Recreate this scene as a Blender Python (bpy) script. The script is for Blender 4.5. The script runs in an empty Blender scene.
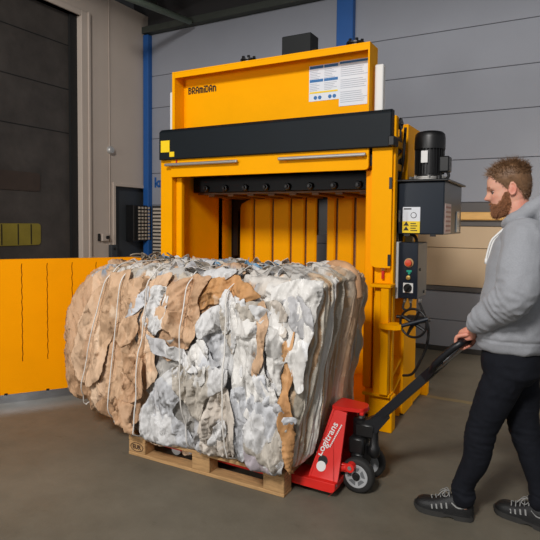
import bpy, bmesh, math, random
import numpy as np
from mathutils import Vector, Matrix, noise as mnoise
random.seed(7)
rng = np.random.default_rng(11)
SC = bpy.context.scene
COL = SC.collection
PI = math.pi

# ------------------------------------------------------------------ helpers
def s2l(c):
    c = c / 255.0
    return c / 12.92 if c <= 0.04045 else ((c + 0.055) / 1.055) ** 2.4
def rgb(r, g, b):
    return (s2l(r), s2l(g), s2l(b), 1.0)

def mat(name, col, rough=0.5, metal=0.0, var=0.0, vscale=6.0, bump=0.0, bscale=40.0, spec=0.5, attr=None,
        rvar=0.0, stretch=(1, 1, 1), sheen=0.0, coat=0.0):
    m = bpy.data.materials.new(name)
    m.use_nodes = True
    nt = m.node_tree
    bs = nt.nodes['Principled BSDF']
    bs.inputs['Roughness'].default_value = rough
    bs.inputs['Metallic'].default_value = metal
    bs.inputs['Specular IOR Level'].default_value = spec
    if sheen:
        bs.inputs['Sheen Weight'].default_value = sheen
    if coat:
        bs.inputs['Coat Weight'].default_value = coat
        bs.inputs['Coat Roughness'].default_value = 0.15
    bs.inputs['Base Color'].default_value = col
    tc = nt.nodes.new('ShaderNodeTexCoord')
    mp = nt.nodes.new('ShaderNodeMapping')
    mp.inputs['Scale'].default_value = stretch
    nt.links.new(tc.outputs['Object'], mp.inputs['Vector'])
    src = None
    if attr:
        a = nt.nodes.new('ShaderNodeAttribute')
        a.attribute_name = attr
        src = a.outputs['Color']
    if var > 0:
        nz = nt.nodes.new('ShaderNodeTexNoise')
        nz.inputs['Scale'].default_value = vscale
        nz.inputs['Detail'].default_value = 6
        nz.inputs['Roughness'].default_value = 0.62
        nt.links.new(mp.outputs[0], nz.inputs['Vector'])
        mr = nt.nodes.new('ShaderNodeMapRange')
        mr.inputs['From Min'].default_value = 0.25
        mr.inputs['From Max'].default_value = 0.75
        mr.inputs['To Min'].default_value = 1 - var
        mr.inputs['To Max'].default_value = 1 + var
        nt.links.new(nz.outputs['Fac'], mr.inputs['Value'])
        mx = nt.nodes.new('ShaderNodeMix')
        mx.data_type = 'RGBA'
        mx.blend_type = 'MULTIPLY'
        mx.inputs[0].default_value = 1.0
        mx.inputs[6].default_value = col
        if src is not None:
            nt.links.new(src, mx.inputs[6])
        nt.links.new(mr.outputs[0], mx.inputs[7])
        src = mx.outputs[2]
        if rvar > 0:
            m2 = nt.nodes.new('ShaderNodeMapRange')
            m2.inputs['From Min'].default_value = 0.3
            m2.inputs['From Max'].default_value = 0.7
            m2.inputs['To Min'].default_value = rough - rvar
            m2.inputs['To Max'].default_value = rough + rvar
            nt.links.new(nz.outputs['Fac'], m2.inputs['Value'])
            nt.links.new(m2.outputs[0], bs.inputs['Roughness'])
    if src is not None:
        nt.links.new(src, bs.inputs['Base Color'])
    if bump > 0:
        n2 = nt.nodes.new('ShaderNodeTexNoise')
        n2.inputs['Scale'].default_value = bscale
        n2.inputs['Detail'].default_value = 5
        nt.links.new(mp.outputs[0], n2.inputs['Vector'])
        bp = nt.nodes.new('ShaderNodeBump')
        bp.inputs['Strength'].default_value = bump
        bp.inputs['Distance'].default_value = 0.01
        nt.links.new(n2.outputs['Fac'], bp.inputs['Height'])
        nt.links.new(bp.outputs[0], bs.inputs['Normal'])
    return m

def set_props(o, label=None, cat=None, group=None, kind=None):
    if label: o['label'] = label
    if cat: o['category'] = cat
    if group: o['group'] = group
    if kind: o['kind'] = kind
    return o

def thing(name, loc, label, cat, group=None):
    o = bpy.data.objects.new(name, None)
    COL.objects.link(o)
    o.location = loc
    o.empty_display_size = 0.1
    return set_props(o, label, cat, group)

def wloc(o):
    v = Vector((0, 0, 0))
    while o is not None:
        v += o.location
        o = o.parent
    return v

def link(name, me, m, parent=None, smooth=False):
    """mesh given in world coordinates -> object whose origin is its parent's"""
    o = bpy.data.objects.new(name, me)
    COL.objects.link(o)
    if m is not None:
        for mm in (m if isinstance(m, (list, tuple)) else [m]):
            me.materials.append(mm)
    if parent is not None:
        me.transform(Matrix.Translation(-wloc(parent)))
        o.parent = parent
    if smooth:
        for p in me.polygons:
            p.use_smooth = True
    return o

class MB:
    def __init__(self):
        self.bm = bmesh.new()
    def box(self, x0, x1, y0, y1, z0, z1, bev=0.0, M=None, seg=1):
        r = bmesh.ops.create_cube(self.bm, size=1.0)
        vs = r['verts']
        sx, sy, sz = abs(x1 - x0), abs(y1 - y0), abs(z1 - z0)
        for v in vs:
            v.co = Vector(((x0 + x1) / 2 + v.co.x * sx, (y0 + y1) / 2 + v.co.y * sy, (z0 + z1) / 2 + v.co.z * sz))
        if bev > 0:
            es = list({e for v in vs for e in v.link_edges})
            rr = bmesh.ops.bevel(self.bm, geom=es, offset=min(bev, 0.45 * min(sx, sy, sz)), segments=seg, affect='EDGES', profile=0.5)
            vs = list({v for f in rr['faces'] for v in f.verts} | {v for v in vs if v.is_valid})
        if M is not None:
            bmesh.ops.transform(self.bm, matrix=M, verts=vs)
        return self
    def cyl(self, p0, p1, r0, r1=None, n=24, cap=True):
        p0, p1 = Vector(p0), Vector(p1)
        r1 = r0 if r1 is None else r1
        d = (p1 - p0)
        q = d.normalized()
        a = q.orthogonal().normalized()
        b = q.cross(a)
        A = [self.bm.verts.new(p0 + (a * math.cos(2 * PI * i / n) + b * math.sin(2 * PI * i / n)) * r0) for i in range(n)]
        B = [self.bm.verts.new(p1 + (a * math.cos(2 * PI * i / n) + b * math.sin(2 * PI * i / n)) * r1) for i in range(n)]
        for i in range(n):
            self.bm.faces.new((A[i], A[(i + 1) % n], B[(i + 1) % n], B[i]))
        if cap:
            self.bm.faces.new(list(reversed(A)))
            self.bm.faces.new(B)
        return self
    def lathe(self, p0, axis, prof, n=32):
        """prof: list of (distance along the axis, radius)"""
        p0 = Vector(p0); q = Vector(axis).normalized(); a = q.orthogonal().normalized(); b = q.cross(a)
        rings = []
        for (t, r) in prof:
            rings.append([self.bm.verts.new(p0 + q * t + (a * math.cos(2 * PI * i / n) + b * math.sin(2 * PI * i / n)) * max(r, 1e-4)) for i in range(n)])
        for R0, R1 in zip(rings, rings[1:]):
            for i in range(n):
                self.bm.faces.new((R0[i], R0[(i + 1) % n], R1[(i + 1) % n], R1[i]))
        self.bm.faces.new(list(reversed(rings[0])))
        self.bm.faces.new(rings[-1])
        return self
    def tube(self, pts, r, n=10, radii=None, cap=True, flat=None):
        pts = [Vector(p) for p in pts]
        rings = []
        up = None
        for i, p in enumerate(pts):
            t = (pts[min(i + 1, len(pts) - 1)] - pts[max(i - 1, 0)]).normalized()
            if up is None:
                up = t.orthogonal().normalized()
            a = (up - t * up.dot(t))
            a = a.normalized() if a.length > 1e-6 else t.orthogonal().normalized()
            up = a
            b = t.cross(a)
            rr = radii[i] if radii else r
            rings.append([self.bm.verts.new(p + (a * math.cos(2 * PI * k / n) + b * math.sin(2 * PI * k / n)) * rr) for k in range(n)])
        for R0, R1 in zip(rings, rings[1:]):
            for k in range(n):
                self.bm.faces.new((R0[k], R0[(k + 1) % n], R1[(k + 1) % n], R1[k]))
        if cap:
            self.bm.faces.new(list(reversed(rings[0])))
            self.bm.faces.new(rings[-1])
        return self
    def prism(self, poly, ax, lo, hi, bev=0.0):
        """poly: 2-D outline in the plane across axis ax ('x': (y,z), 'y': (x,z), 'z': (x,y))"""
        def P(u, v, w):
            return {'x': (w, u, v), 'y': (u, w, v), 'z': (u, v, w)}[ax]
        A = [self.bm.verts.new(P(u, v, lo)) for u, v in poly]
        B = [self.bm.verts.new(P(u, v, hi)) for u, v in poly]
        n = len(poly)
        fs = [self.bm.faces.new(list(reversed(A))), self.bm.faces.new(B)]
        for i in range(n):
            fs.append(self.bm.faces.new((A[i], A[(i + 1) % n], B[(i + 1) % n], B[i])))
        if bev > 0:
            es = list({e for f in fs for e in f.edges})
            bmesh.ops.bevel(self.bm, geom=es, offset=bev, segments=1, affect='EDGES', profile=0.5)
        return self
    def hull_quad(self, f, b):
        """solid between two matching outlines of 3-D points"""
        A = [self.bm.verts.new(p) for p in f]
        B = [self.bm.verts.new(p) for p in b]
        n = len(A)
        self.bm.faces.new(A)
        self.bm.faces.new(list(reversed(B)))
        for i in range(n):
            self.bm.faces.new((A[(i + 1) % n], A[i], B[i], B[(i + 1) % n]))
        return self
    def ell(self, c, r, M=None, u=16, v=12):
        rr = bmesh.ops.create_uvsphere(self.bm, u_segments=u, v_segments=v, radius=1.0)
        for x in rr['verts']:
            p = Vector((x.co.x * r[0], x.co.y * r[1], x.co.z * r[2]))
            if M is not None:
                p = M @ p
            x.co = p + Vector(c)
        return self
    def mesh(self, name='m'):
        bmesh.ops.recalc_face_normals(self.bm, faces=self.bm.faces)
        me = bpy.data.meshes.new(name)
        self.bm.to_mesh(me)
        self.bm.free()
        return me
    def build(self, name, m, parent=None, smooth=False, angle=None):
        o = link(name, self.mesh(name), m, parent, smooth or angle is not None)
        if angle is not None:
            o.data.set_sharp_from_angle(angle=math.radians(angle))
        return o

def round_poly(pts, r, seg=4):
    """round the corners of a 2-D outline; r may be one number or one per corner"""
    out = []
    n = len(pts)
    for i in range(n):
        p = Vector(pts[i]); a = Vector(pts[i - 1]); b = Vector(pts[(i + 1) % n])
        ri = r[i] if isinstance(r, (list, tuple)) else r
        if ri <= 0:
            out.append(tuple(p)); continue
        u = (a - p).normalized(); v = (b - p).normalized()
        p0 = p + u * ri; p1 = p + v * ri
        for k in range(seg + 1):
            t = k / seg
            q = p0 * (1 - t) ** 2 + p * 2 * t * (1 - t) + p1 * t * t
            out.append(tuple(q))
    return out

def spline(pts, per=8):
    pts = [Vector(p) for p in pts]
    P = [pts[0]] + pts + [pts[-1]]
    out = []
    for i in range(1, len(P) - 2):
        a, b, c, d = P[i - 1], P[i], P[i + 1], P[i + 2]
        for k in range(per):
            t = k / per
            out.append(0.5 * ((2 * b) + (c - a) * t + (2 * a - 5 * b + 4 * c - d) * t * t + (3 * b - a - 3 * c + d) * t ** 3))
    out.append(pts[-1])
    return out

def text_mesh(s, size, depth=0.001, bold=0.0, space=1.0):
    cu = bpy.data.curves.new('t', 'FONT')
    cu.body = s
    cu.size = size
    cu.extrude = depth
    cu.offset = bold
    cu.space_character = space
    cu.align_x = 'LEFT'
    o = bpy.data.objects.new('t', cu)
    COL.objects.link(o)
    dg = bpy.context.evaluated_depsgraph_get()
    dg.update()
    me = bpy.data.meshes.new_from_object(o.evaluated_get(dg), depsgraph=dg)
    bpy.data.objects.remove(o)
    me.materials.clear()
    return me

def lettering(name, s, size, origin, ux, uy, m, parent, width=None, height=None, bold=0.0, depth=0.001, space=1.0):
    me = text_mesh(s, size, depth, bold, space)
    xs = [v.co.x for v in me.vertices]; ys = [v.co.y for v in me.vertices]
    x0, x1, y0, y1 = min(xs), max(xs), min(ys), max(ys)
    kx = (width / (x1 - x0)) if width else 1.0
    ky = (height / (y1 - y0)) if height else kx
    ux = Vector(ux).normalized(); uy = Vector(uy).normalized(); n = ux.cross(uy)
    O = Vector(origin)
    for v in me.vertices:
        v.co = O + ux * ((v.co.x - x0) * kx) + uy * ((v.co.y - y0) * ky) + n * v.co.z
    return link(name, me, m, parent)

# ------------------------------------------------------------------ camera
CAMH = 1.55
R_ = Vector((0.8772551183312076, 0.47991981380742177, 0.010021460809116058))
D_ = Vector((0.03256060160892144, -0.038663343154026315, -0.99872165948227))
F_ = Vector((-0.47891884968600273, 0.8764599923620037, -0.049544093535276654))
FPX, PCX, PCY = 540.0, 270.0, 249.162
cam = bpy.data.cameras.new('camera')
cam.lens = 36.0
cam.sensor_width = 36.0
cam.shift_y = -(270.0 - PCY) / 540.0
cam.clip_start = 0.05
camo = bpy.data.objects.new('camera', cam)
COL.objects.link(camo)
Mc = Matrix((R_, -D_, -F_)).transposed().to_4x4()
Mc.translation = Vector((0, 0, CAMH))
camo.matrix_world = Mc
SC.camera = camo

def at_y(px, py, Y):
    """the point of the plane y = Y that the photograph shows at a pixel"""
    d = R_ * ((px - PCX) / FPX) + D_ * ((py - PCY) / FPX) + F_
    return Vector((0, 0, CAMH)) + d * (Y / d.y)
def proj_np(P):
    v = P - np.array([0, 0, CAMH])
    a = v @ np.array(R_); b = v @ np.array(D_); c = v @ np.array(F_)
    return PCX + FPX * a / c, PCY + FPX * b / c

# ------------------------------------------------------------------ materials
YELLOW = rgb(252, 172, 0)
M_yel = mat('yellow_paint', YELLOW, 0.5, spec=0.06, var=0.05, vscale=3, bump=0.02, bscale=60)
M_org = mat('orange_paint', rgb(255, 163, 0), 0.5, spec=0.06, var=0.05, vscale=3, bump=0.02, bscale=60)
M_band = mat('anthracite_paint', rgb(11, 20, 26), 0.55, spec=0.25, var=0.12, vscale=5)
M_tank = mat('tank_paint', rgb(20, 30, 42), 0.32, spec=0.4, var=0.08, vscale=4)
M_blk = mat('black_metal', rgb(20, 20, 21), 0.4, var=0.15, vscale=12)
M_blkp = mat('black_plastic', rgb(19, 19, 20), 0.42)
M_rub = mat('black_rubber', rgb(34, 33, 32), 0.75, var=0.2, vscale=20, bump=0.15, bscale=90)
M_steel = mat('bright_steel', rgb(168, 166, 162), 0.48, metal=0.8, var=0.08, vscale=20)
M_alu = mat('aluminium', rgb(196, 196, 194), 0.45, metal=0.5, var=0.08, vscale=14)
M_pit = mat('press_black', rgb(9, 9, 10), 0.5, spec=0.25)
M_rust = mat('worn_press_plate', rgb(112, 74, 40), 0.6, var=0.45, vscale=9, stretch=(1, 4, 4), bump=0.2)
M_white = mat('white_plastic', rgb(226, 225, 222), 0.5)
M_paper = mat('label_paper', rgb(220, 224, 230), 0.5)
M_pblue = mat('print_blue', rgb(40, 108, 168), 0.5)
M_pgrey = mat('print_grey', rgb(176, 182, 192), 0.5)
M_pyel = mat('print_yellow', rgb(240, 205, 20), 0.5)
M_pblk = mat('print_black', rgb(22, 20, 18), 0.5)
M_red = mat('red_paint', rgb(216, 38, 30), 0.38, var=0.06, vscale=8)
M_redl = mat('red_plastic', rgb(200, 40, 25), 0.4)
M_sq = mat('emblem_yellow', rgb(255, 214, 10), 0.45)
M_blue = mat('blue_paint', rgb(28, 88, 158), 0.5, var=0.06)
M_wood = mat('pallet_wood', rgb(176, 138, 92), 0.8, var=0.3, vscale=9, stretch=(1, 6, 6), bump=0.3, bscale=60)
M_burn = mat('burnt_mark', rgb(70, 46, 28), 0.8)
M_handle = mat('handle_black', rgb(17, 19, 24), 0.45, var=0.1, vscale=10)
M_green = mat('green_light', rgb(30, 160, 130), 0.4)
M_gold = mat('brass', rgb(190, 160, 90), 0.4, metal=0.6)

# ------------------------------------------------------------------ setting
def concrete(name):
    m = bpy.data.materials.new(name)
    m.use_nodes = True
    nt = m.node_tree
    bs = nt.nodes['Principled BSDF']
    tc = nt.nodes.new('ShaderNodeTexCoord')
    def nz(scale, detail, rough=0.6, loc=(0, 0, 0), sc=(1, 1, 1)):
        mp = nt.nodes.new('ShaderNodeMapping')
        mp.inputs['Location'].default_value = loc
        mp.inputs['Scale'].default_value = sc
        n = nt.nodes.new('ShaderNodeTexNoise')
        n.inputs['Scale'].default_value = scale
        n.inputs['Detail'].default_value = detail
        n.inputs['Roughness'].default_value = rough
        nt.links.new(tc.outputs['Object'], mp.inputs[0])
        nt.links.new(mp.outputs[0], n.inputs['Vector'])
        return n.outputs['Fac']
    cr = nt.nodes.new('ShaderNodeValToRGB')
    cr.color_ramp.elements[0].position = 0.3
    cr.color_ramp.elements[0].color = rgb(94, 88, 76)
    cr.color_ramp.elements[1].position = 0.72
    cr.color_ramp.elements[1].color = rgb(119, 112, 98)
    nt.links.new(nz(1.6, 9, 0.68), cr.inputs['Fac'])
    c2 = nt.nodes.new('ShaderNodeValToRGB')          # dark scuffs and drips
    c2.color_ramp.elements[0].position = 0.62
    c2.color_ramp.elements[0].color = (1, 1, 1, 1)
    c2.color_ramp.elements[1].position = 0.78
    c2.color_ramp.elements[1].color = (0.62, 0.6, 0.57, 1)
    nt.links.new(nz(5.5, 6, 0.7, (3, 1, 0), (1, 1.8, 1)), c2.inputs['Fac'])
    mx = nt.nodes.new('ShaderNodeMix')
    mx.data_type = 'RGBA'; mx.blend_type = 'MULTIPLY'
    mx.inputs[0].default_value = 1
    nt.links.new(cr.outputs[0], mx.inputs[6])
    nt.links.new(c2.outputs[0], mx.inputs[7])
    nt.links.new(mx.outputs[2], bs.inputs['Base Color'])
    mr = nt.nodes.new('ShaderNodeMapRange')
    mr.inputs['To Min'].default_value = 0.42
    mr.inputs['To Max'].default_value = 0.75
    nt.links.new(nz(2.5, 4, 0.6, (9, 2, 0)), mr.inputs['Value'])
    nt.links.new(mr.outputs[0], bs.inputs['Roughness'])
    bp = nt.nodes.new('ShaderNodeBump')
    bp.inputs['Strength'].default_value = 0.12
    bp.inputs['Distance'].default_value = 0.01
    nt.links.new(nz(60, 5), bp.inputs['Height'])
    nt.links.new(bp.outputs[0], bs.inputs['Normal'])
    bs.inputs['Specular IOR Level'].default_value = 0.3
    return m

M_floor = concrete('floor_concrete')
M_wallg = mat('grey_wall_panel', rgb(148, 151, 160), 0.62, var=0.05, vscale=1.2, bump=0.03, bscale=30)
M_wallb = mat('beige_wall_panel', rgb(206, 180, 147), 0.6, var=0.05, vscale=1.5)
M_walld = mat('dark_wall_band', rgb(96, 93, 92), 0.6, var=0.05)
M_walll = mat('left_wall_panel', rgb(198, 184, 171), 0.65, var=0.05, vscale=1.3, bump=0.03, bscale=30)
M_seam = mat('seam_dark', rgb(56, 54, 54), 0.8)
M_ceil = mat('ceiling_dark', rgb(40, 38, 37), 0.8, var=0.2)
M_beam = mat('steel_beam', rgb(62, 66, 60), 0.6, var=0.15)
M_door = mat('rubber_door', rgb(66, 61, 57), 0.55, var=0.35, vscale=3.5, bump=0.12, bscale=18)
M_doord = mat('door_recess', rgb(20, 20, 20), 0.7)
M_olive = mat('olive_pane', rgb(136, 122, 44), 0.35, var=0.2, vscale=4)
M_brown = mat('brown_pane', rgb(62, 50, 42), 0.4, var=0.2, vscale=6)
M_plinth = mat('plinth_dark', rgb(52, 50, 48), 0.7)
M_sdoor = mat('service_door_grey', rgb(54, 58, 62), 0.5, var=0.06)
M_louv = mat('louver_beige', rgb(196, 184, 168), 0.55)
M_line = mat('floor_line_yellow', rgb(130, 116, 82), 0.6, var=0.25, vscale=14)
M_warm = mat('warm_streak', rgb(236, 186, 112), 0.4, var=0.12, vscale=8, stretch=(1, 8, 8))  # colour of a warm glow on the wall, put into the strip

def struct(name, mb, m, parent=None):
    o = mb.build(name, m, parent)
    if parent is None:
        o['kind'] = 'structure'
    return o

WY = 6.78
struct('floor', MB().box(-11, 4, -4, 8, -0.1, 0.0), M_floor)
struct('ceiling', MB().box(-11, 4, 1.5, 8, 5.25, 5.35), M_ceil)
# back wall: horizontal sandwich panels with open joints on a dark backing
wb = struct('wall_back', MB().box(-6.3, 4, WY + 0.03, WY + 0.12, 0, 5.25), M_seam)
rows = [(0.055, 0.378), (0.384, 0.735), (1.815, 2.316), (2.322, 2.868), (2.874, 3.356), (3.362, 3.86), (3.866, 4.52)]
b = MB()
for z0, z1 in rows:
    b.box(-6.0, 4, WY, WY + 0.035, z0, z1, 0.004)
b.box(-6.0, -1.75, WY, WY + 0.035, 0.74, 1.27, 0.004)
b.box(-6.0, -1.75, WY, WY + 0.035, 1.276, 1.81, 0.004)
b.build('wall_panel', M_wallg, wb)
b = MB()
b.box(-1.745, 4, WY, WY + 0.035, 0.80, 1.262, 0.004)
b.box(-1.745, 4, WY, WY + 0.035, 1.268, 1.525, 0.004)
b.build('lower_panel', M_wallb, wb)['label'] = 'beige lower wall panel'
b = MB()
b.box(-1.745, 4, WY - 0.03, WY + 0.035, 0.74, 0.795, 0.006)
b.box(-1.745, 4, WY - 0.015, WY + 0.035, 1.53, 1.81, 0.004)
b.build('dark_band', M_walld, wb)['label'] = 'dark grey band'
struct('baseboard_back', MB().box(-6.0, 4, WY - 0.03, WY - 0.001, 0, 0.06, 0.004), M_plinth)
struct('trim_1', MB().box(-6.0, 4, WY - 0.12, WY - 0.001, 4.52, 4.62, 0.004), M_beam)
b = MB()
b.box(-1.5, 1.2, WY - 0.075, WY - 0.04, 1.60, 1.695, 0.012)  # blurred glow on the wall modelled as an added solid strip
streak = b.build('wall_streak', M_warm)
set_props(streak, 'raised strip imitating a warm light streak running along the dark band of the back wall', 'streak')
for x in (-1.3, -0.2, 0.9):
    MB().box(x - 0.03, x + 0.03, WY - 0.045, WY - 0.014, 1.61, 1.685).build('added_bracket', M_blk, streak)  # supports made up for the glow strip

for (nm, x0, x1) in (('trim_2', -5.99, -5.885), ('trim_3', -2.70, -2.475)):
    b = MB()
    b.box(x0, x1, WY - 0.10, WY - 0.001, 0.0, 4.5, 0.006)
    o = struct(nm, b, M_blue)
    o['label'] = 'blue column in the back corner beside the left wall' if nm == 'trim_2' else 'blue column behind the top of the press'

lettering('wall_lettering', 'ka', 0.2, (-5.835, WY - 0.004, 2.09), (1, 0, 0), (0, 0, 1), M_blue, wb, height=0.165, width=0.19, bold=0.008)
vg = thing('wall_louver', (-5.7, WY, 1.2), 'pale slatted louver low on the back wall beside the blue corner column', 'vent')
b = MB(); b.box(-5.86, -5.2, WY - 0.03, WY - 0.002, 1.0, 1.80); b.build('backing', M_plinth, vg)
b = MB()
for i in range(13):
    z = 1.03 + i * 0.058
    b.box(-5.83, -5.23, WY - 0.055, WY - 0.03, z, z + 0.034, 0.004)
b.build('slats', M_louv, vg)

# left wall with the big roller door and the service door
WX = -6.0
wl = MB()
wl.box(WX - 0.15, WX, 5.565, WY + 0.05, 2.10, 4.83)
wl.box(WX - 0.15, WX, 5.565, 6.06, 0, 2.10)
wl.box(WX - 0.15, WX, 6.80, WY + 0.05, 0, 2.10)
wl.box(WX - 0.15, WX, 1.5, 5.565, 4.385, 4.83)
wl.box(WX - 0.15, WX, 1.3, 2.0, 0, 4.385)
struct('wall_left', wl, M_walll)
d1 = thing('door_1', (WX, 3.6, 0), 'large dark roller door with two bands of rounded panes in the left wall', 'door')
d1['kind'] = 'structure'
MB().box(WX - 0.20, WX - 0.10, 2.0, 5.41, 0, 4.40).build('door_leaf', M_door, d1)
b = MB()
for z in (0.45, 0.95, 2.75, 3.35, 3.95):
    b.box(WX - 0.101, WX - 0.096, 2.0, 5.30, z, z + 0.012)
b.build('leaf_seam', M_doord, d1)
MB().box(WX - 0.14, WX - 0.06, 5.30, 5.42, 0, 4.39).build('guide_rail', M_doord, d1)
b = MB()
b.box(WX - 0.14, WX + 0.025, 5.42, 5.565, 0, 4.46, 0.006)
b.box(WX + 0.02, WX + 0.04, 5.535, 5.575, 0, 4.47, 0.004)
b.box(WX - 0.14, WX + 0.025, 2.0, 5.42, 4.385, 4.46, 0.006)
b.build('door_frame', M_walll, d1)
for (z0, z1, mm, nm) in ((1.225, 1.505, M_olive, 'olive'), (1.925, 2.165, M_brown, 'brown')):
    bb = MB()
    bb.prism(round_poly([(2.4, z0), (4.815, z0), (4.815, z1), (2.4, z1)], 0.05), 'x', WX - 0.10, WX - 0.088)
    bb.build('pane_band', mm, d1)['label'] = nm + ' rounded band of door panes'
    if nm == 'olive':
        b = MB()
        for y in (4.66, 4.47, 4.24, 4.02, 3.8):
            b.box(WX - 0.089, WX - 0.084, y, y + 0.014, z0 + 0.01, z1 - 0.01)
        b.build('pane_bar', M_doord, d1)
d2 = thing('door_2', (WX, 6.4, 0), 'dark grey service door in the left wall beside the blue column', 'door')
d2['kind'] = 'structure'
MB().box(WX - 0.13, WX - 0.06, 6.06, 6.80, 0, 2.09).build('door_leaf', M_sdoor, d2)
b = MB()
b.box(WX - 0.13, WX + 0.02, 6.02, 6.07, 0, 2.13, 0.004)
b.box(WX - 0.13, WX + 0.02, 6.07, 6.70, 2.075, 2.125, 0.004)
b.build('door_frame', M_walll, d2)
gr = thing('heater_grille', (WX, 6.55, 1.24), 'dark wall box with a pale grid front hanging on the service door', 'heater')
MB().box(WX - 0.058, WX + 0.10, 6.36, 6.74, 1.23, 1.80, 0.006).build('housing', M_blk, gr)
b = MB()
for i in range(10):
    z = 1.255 + i * 0.054
    b.box(WX + 0.10, WX + 0.118, 6.43, 6.73, z, z + 0.034, 0.003)
b.build('grid', M_louv, gr)
b = MB()
for i in range(5):
    y = 6.425 + i * 0.073
    b.box(WX + 0.095, WX + 0.124, y, y + 0.014, 1.245, 1.79)
b.build('grid_bar', M_blk, gr)
MB().tube([(WX + 0.012, 5.95, 0), (WX + 0.012, 5.95, 4.82)], 0.006, 8).build('panel_joint', M_walll)  # thin tube drawn in place of a panel joint line
set_props(bpy.data.objects['panel_joint'], 'thin vertical tube drawn for a panel joint on the left wall between the two doors', 'joint')
b = MB(); b.lathe((WX, 5.965, 2.60), (1, 0, 0), [(0.0, 0.06), (0.03, 0.06), (0.05, 0.045), (0.055, 0.0)], 20)
set_props(b.build('alarm_sounder', M_alu, None, angle=40), 'small round grey sounder beside the panel joint on the left wall', 'alarm')
sw = thing('wall_socket', (WX, 5.82, 1.29), 'small grey socket box with a black knob on the left wall', 'socket')
MB().box(WX, WX + 0.05, 5.77, 5.90, 1.25, 1.36, 0.006).build('box', M_walll, sw)
MB().cyl((WX + 0.05, 5.86, 1.305), (WX + 0.07, 5.86, 1.305), 0.026).build('knob', M_blk, sw)
MB().box(WX, WX + 0.03, 5.72, 5.745, 1.25, 1.36, 0.002).build('plate', M_blk, sw)
jb = thing('junction_box', (WX, 6.0, 1.12), 'small dark junction box low on the left wall beside the service door', 'box')
MB().box(WX, WX + 0.07, 5.93, 6.05, 1.0, 1.19, 0.006).build('body', M_sdoor, jb)
MB().cyl((WX + 0.07, 5.99, 1.13), (WX + 0.08, 5.99, 1.13), 0.02).build('dial', M_blk, jb)

# roof steel in the back corner
def roofbeam(nm, x, z, label, m, w=0.12, h=0.2, pipe=False):
    b = MB()
    if pipe:
        b.tube([(x, 2, z), (x, 6.6, z)], w, 10)
    else:
        b.box(x - w / 2, x + w / 2, 2, 6.6, z - 0.01, z, 0.0)
        b.box(x - 0.01, x + 0.01, 2, 6.6, z, z + h, 0.0)
        b.box(x - w / 2, x + w / 2, 2, 6.6, z + h, z + h + 0.01, 0.0)
    set_props(b.build(nm, m), label, 'beam')
M_gpipe = mat('green_grey_pipe', rgb(112, 124, 110), 0.5, var=0.1)
roofbeam('roof_beam', -5.65, 4.86, 'dark steel roof beam right above the left wall', M_beam)
roofbeam('roof_pipe', -5.30, 5.05, 'thin pipe running back under the dark roof beside the sloping brace', M_beam, 0.03, pipe=True)
b = MB()
b.tube([at_y(100, -14, 5.0), at_y(129, -2, 5.5), at_y(190, 21.5, 6.62)], 0.045, 12)
set_props(b.build('roof_brace', M_gpipe, None, smooth=True), 'pale grey-green sloping roof brace above the back corner', 'beam')
roofbeam('roof_beam', -4.85, 4.92, 'dark steel roof beam nearest the press, right of the sloping brace', M_beam)

# floor line behind the press
b = MB(); b.box(-1.25, 1.6, 4.86, 4.93, 0.0, 0.0015)
set_props(b.build('floor_marking', M_line), 'faded yellow line painted across the floor behind the person', 'floor marking')
# ------------------------------------------------------------------ the baling press
BL = thing('baling_press', (-2.2, 4.4, 0), 'tall orange-yellow baling press with a dark crossbeam and its door swung open', 'baler')
XL, XR = -3.25, -1.07

def shell_box(x0, x1, y0, y1, z0, z1):
    return MB().box(x0, x1, y0, y1, z0, z1, 0.006)

# side walls of the press chamber
MB().box(-3.16, -3.12, 3.93, 4.90, 0.08, 2.34).build('side_wall', M_yel, BL)
MB().box(-3.20, -3.12, 3.925, 3.99, 0.0, 2.34, 0.006).build('front_column', M_yel, BL)
MB().box(-3.20, -3.12, 4.60, 4.68, 0.0, 2.34, 0.006).build('rear_column', M_yel, BL)
sw = MB()
sw.box(-1.32, -1.28, 3.97, 4.90, 0.08, 2.34)
sw.build('side_wall', M_yel, BL)
# right front column (C profile) and rear column
c = MB()
c.box(-1.25, -1.10, 3.925, 3.965, 0.0, 2.11, 0.004)
c.box(-1.122, -1.099, 3.90, 3.965, 0.29, 2.335, 0.004)
c.box(-1.25, -1.225, 3.965, 4.30, 0.0, 2.30, 0.003)
c.build('front_column', M_yel, BL)
c = MB()
c.prism([(4.26, 0.03), (4.32, 0.0), (4.60, 0.0), (4.66, 0.05), (4.66, 2.33), (4.26, 2.33)], 'x', -1.130, -1.104, 0.004)
c.box(-1.25, -1.13, 4.26, 4.29, 0.0, 2.33, 0.003)
c.box(-1.25, -1.13, 4.63, 4.66, 0.05, 2.26, 0.003)
c.build('rear_column', M_yel, BL)
for z in (0.22, 0.36, 1.55, 2.0):
    c = MB()
    c.hull_quad([(-1.12, 3.96, z), (-1.12, 4.27, z + 0.10), (-1.12, 4.27, z + 0.125), (-1.12, 3.96, z + 0.025)],
                [(-1.22, 3.96, z), (-1.22, 4.27, z + 0.10), (-1.22, 4.27, z + 0.125), (-1.22, 3.96, z + 0.025)])
    c.build('gusset', M_yel, BL)
c = MB()
c.box(-1.26, -1.080, 3.87, 3.97, 0.0, 0.275, 0.005)
c.box(-1.30, -1.09, 3.83, 3.95, 0.272, 0.296, 0.004)
c.build('foot', M_yel, BL)
c = MB(); c.box(-1.30, -1.05, 4.90, 4.98, 0.0, 0.13, 0.005); c.box(-1.28, -1.1, 4.55, 4.92, 0.02, 0.1, 0.004)
c.build('foot', M_yel, BL)
c = MB(); c.box(-3.24, -3.10, 3.87, 4.02, 0.0, 0.29, 0.005)
c.build('foot', M_yel, BL)
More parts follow.
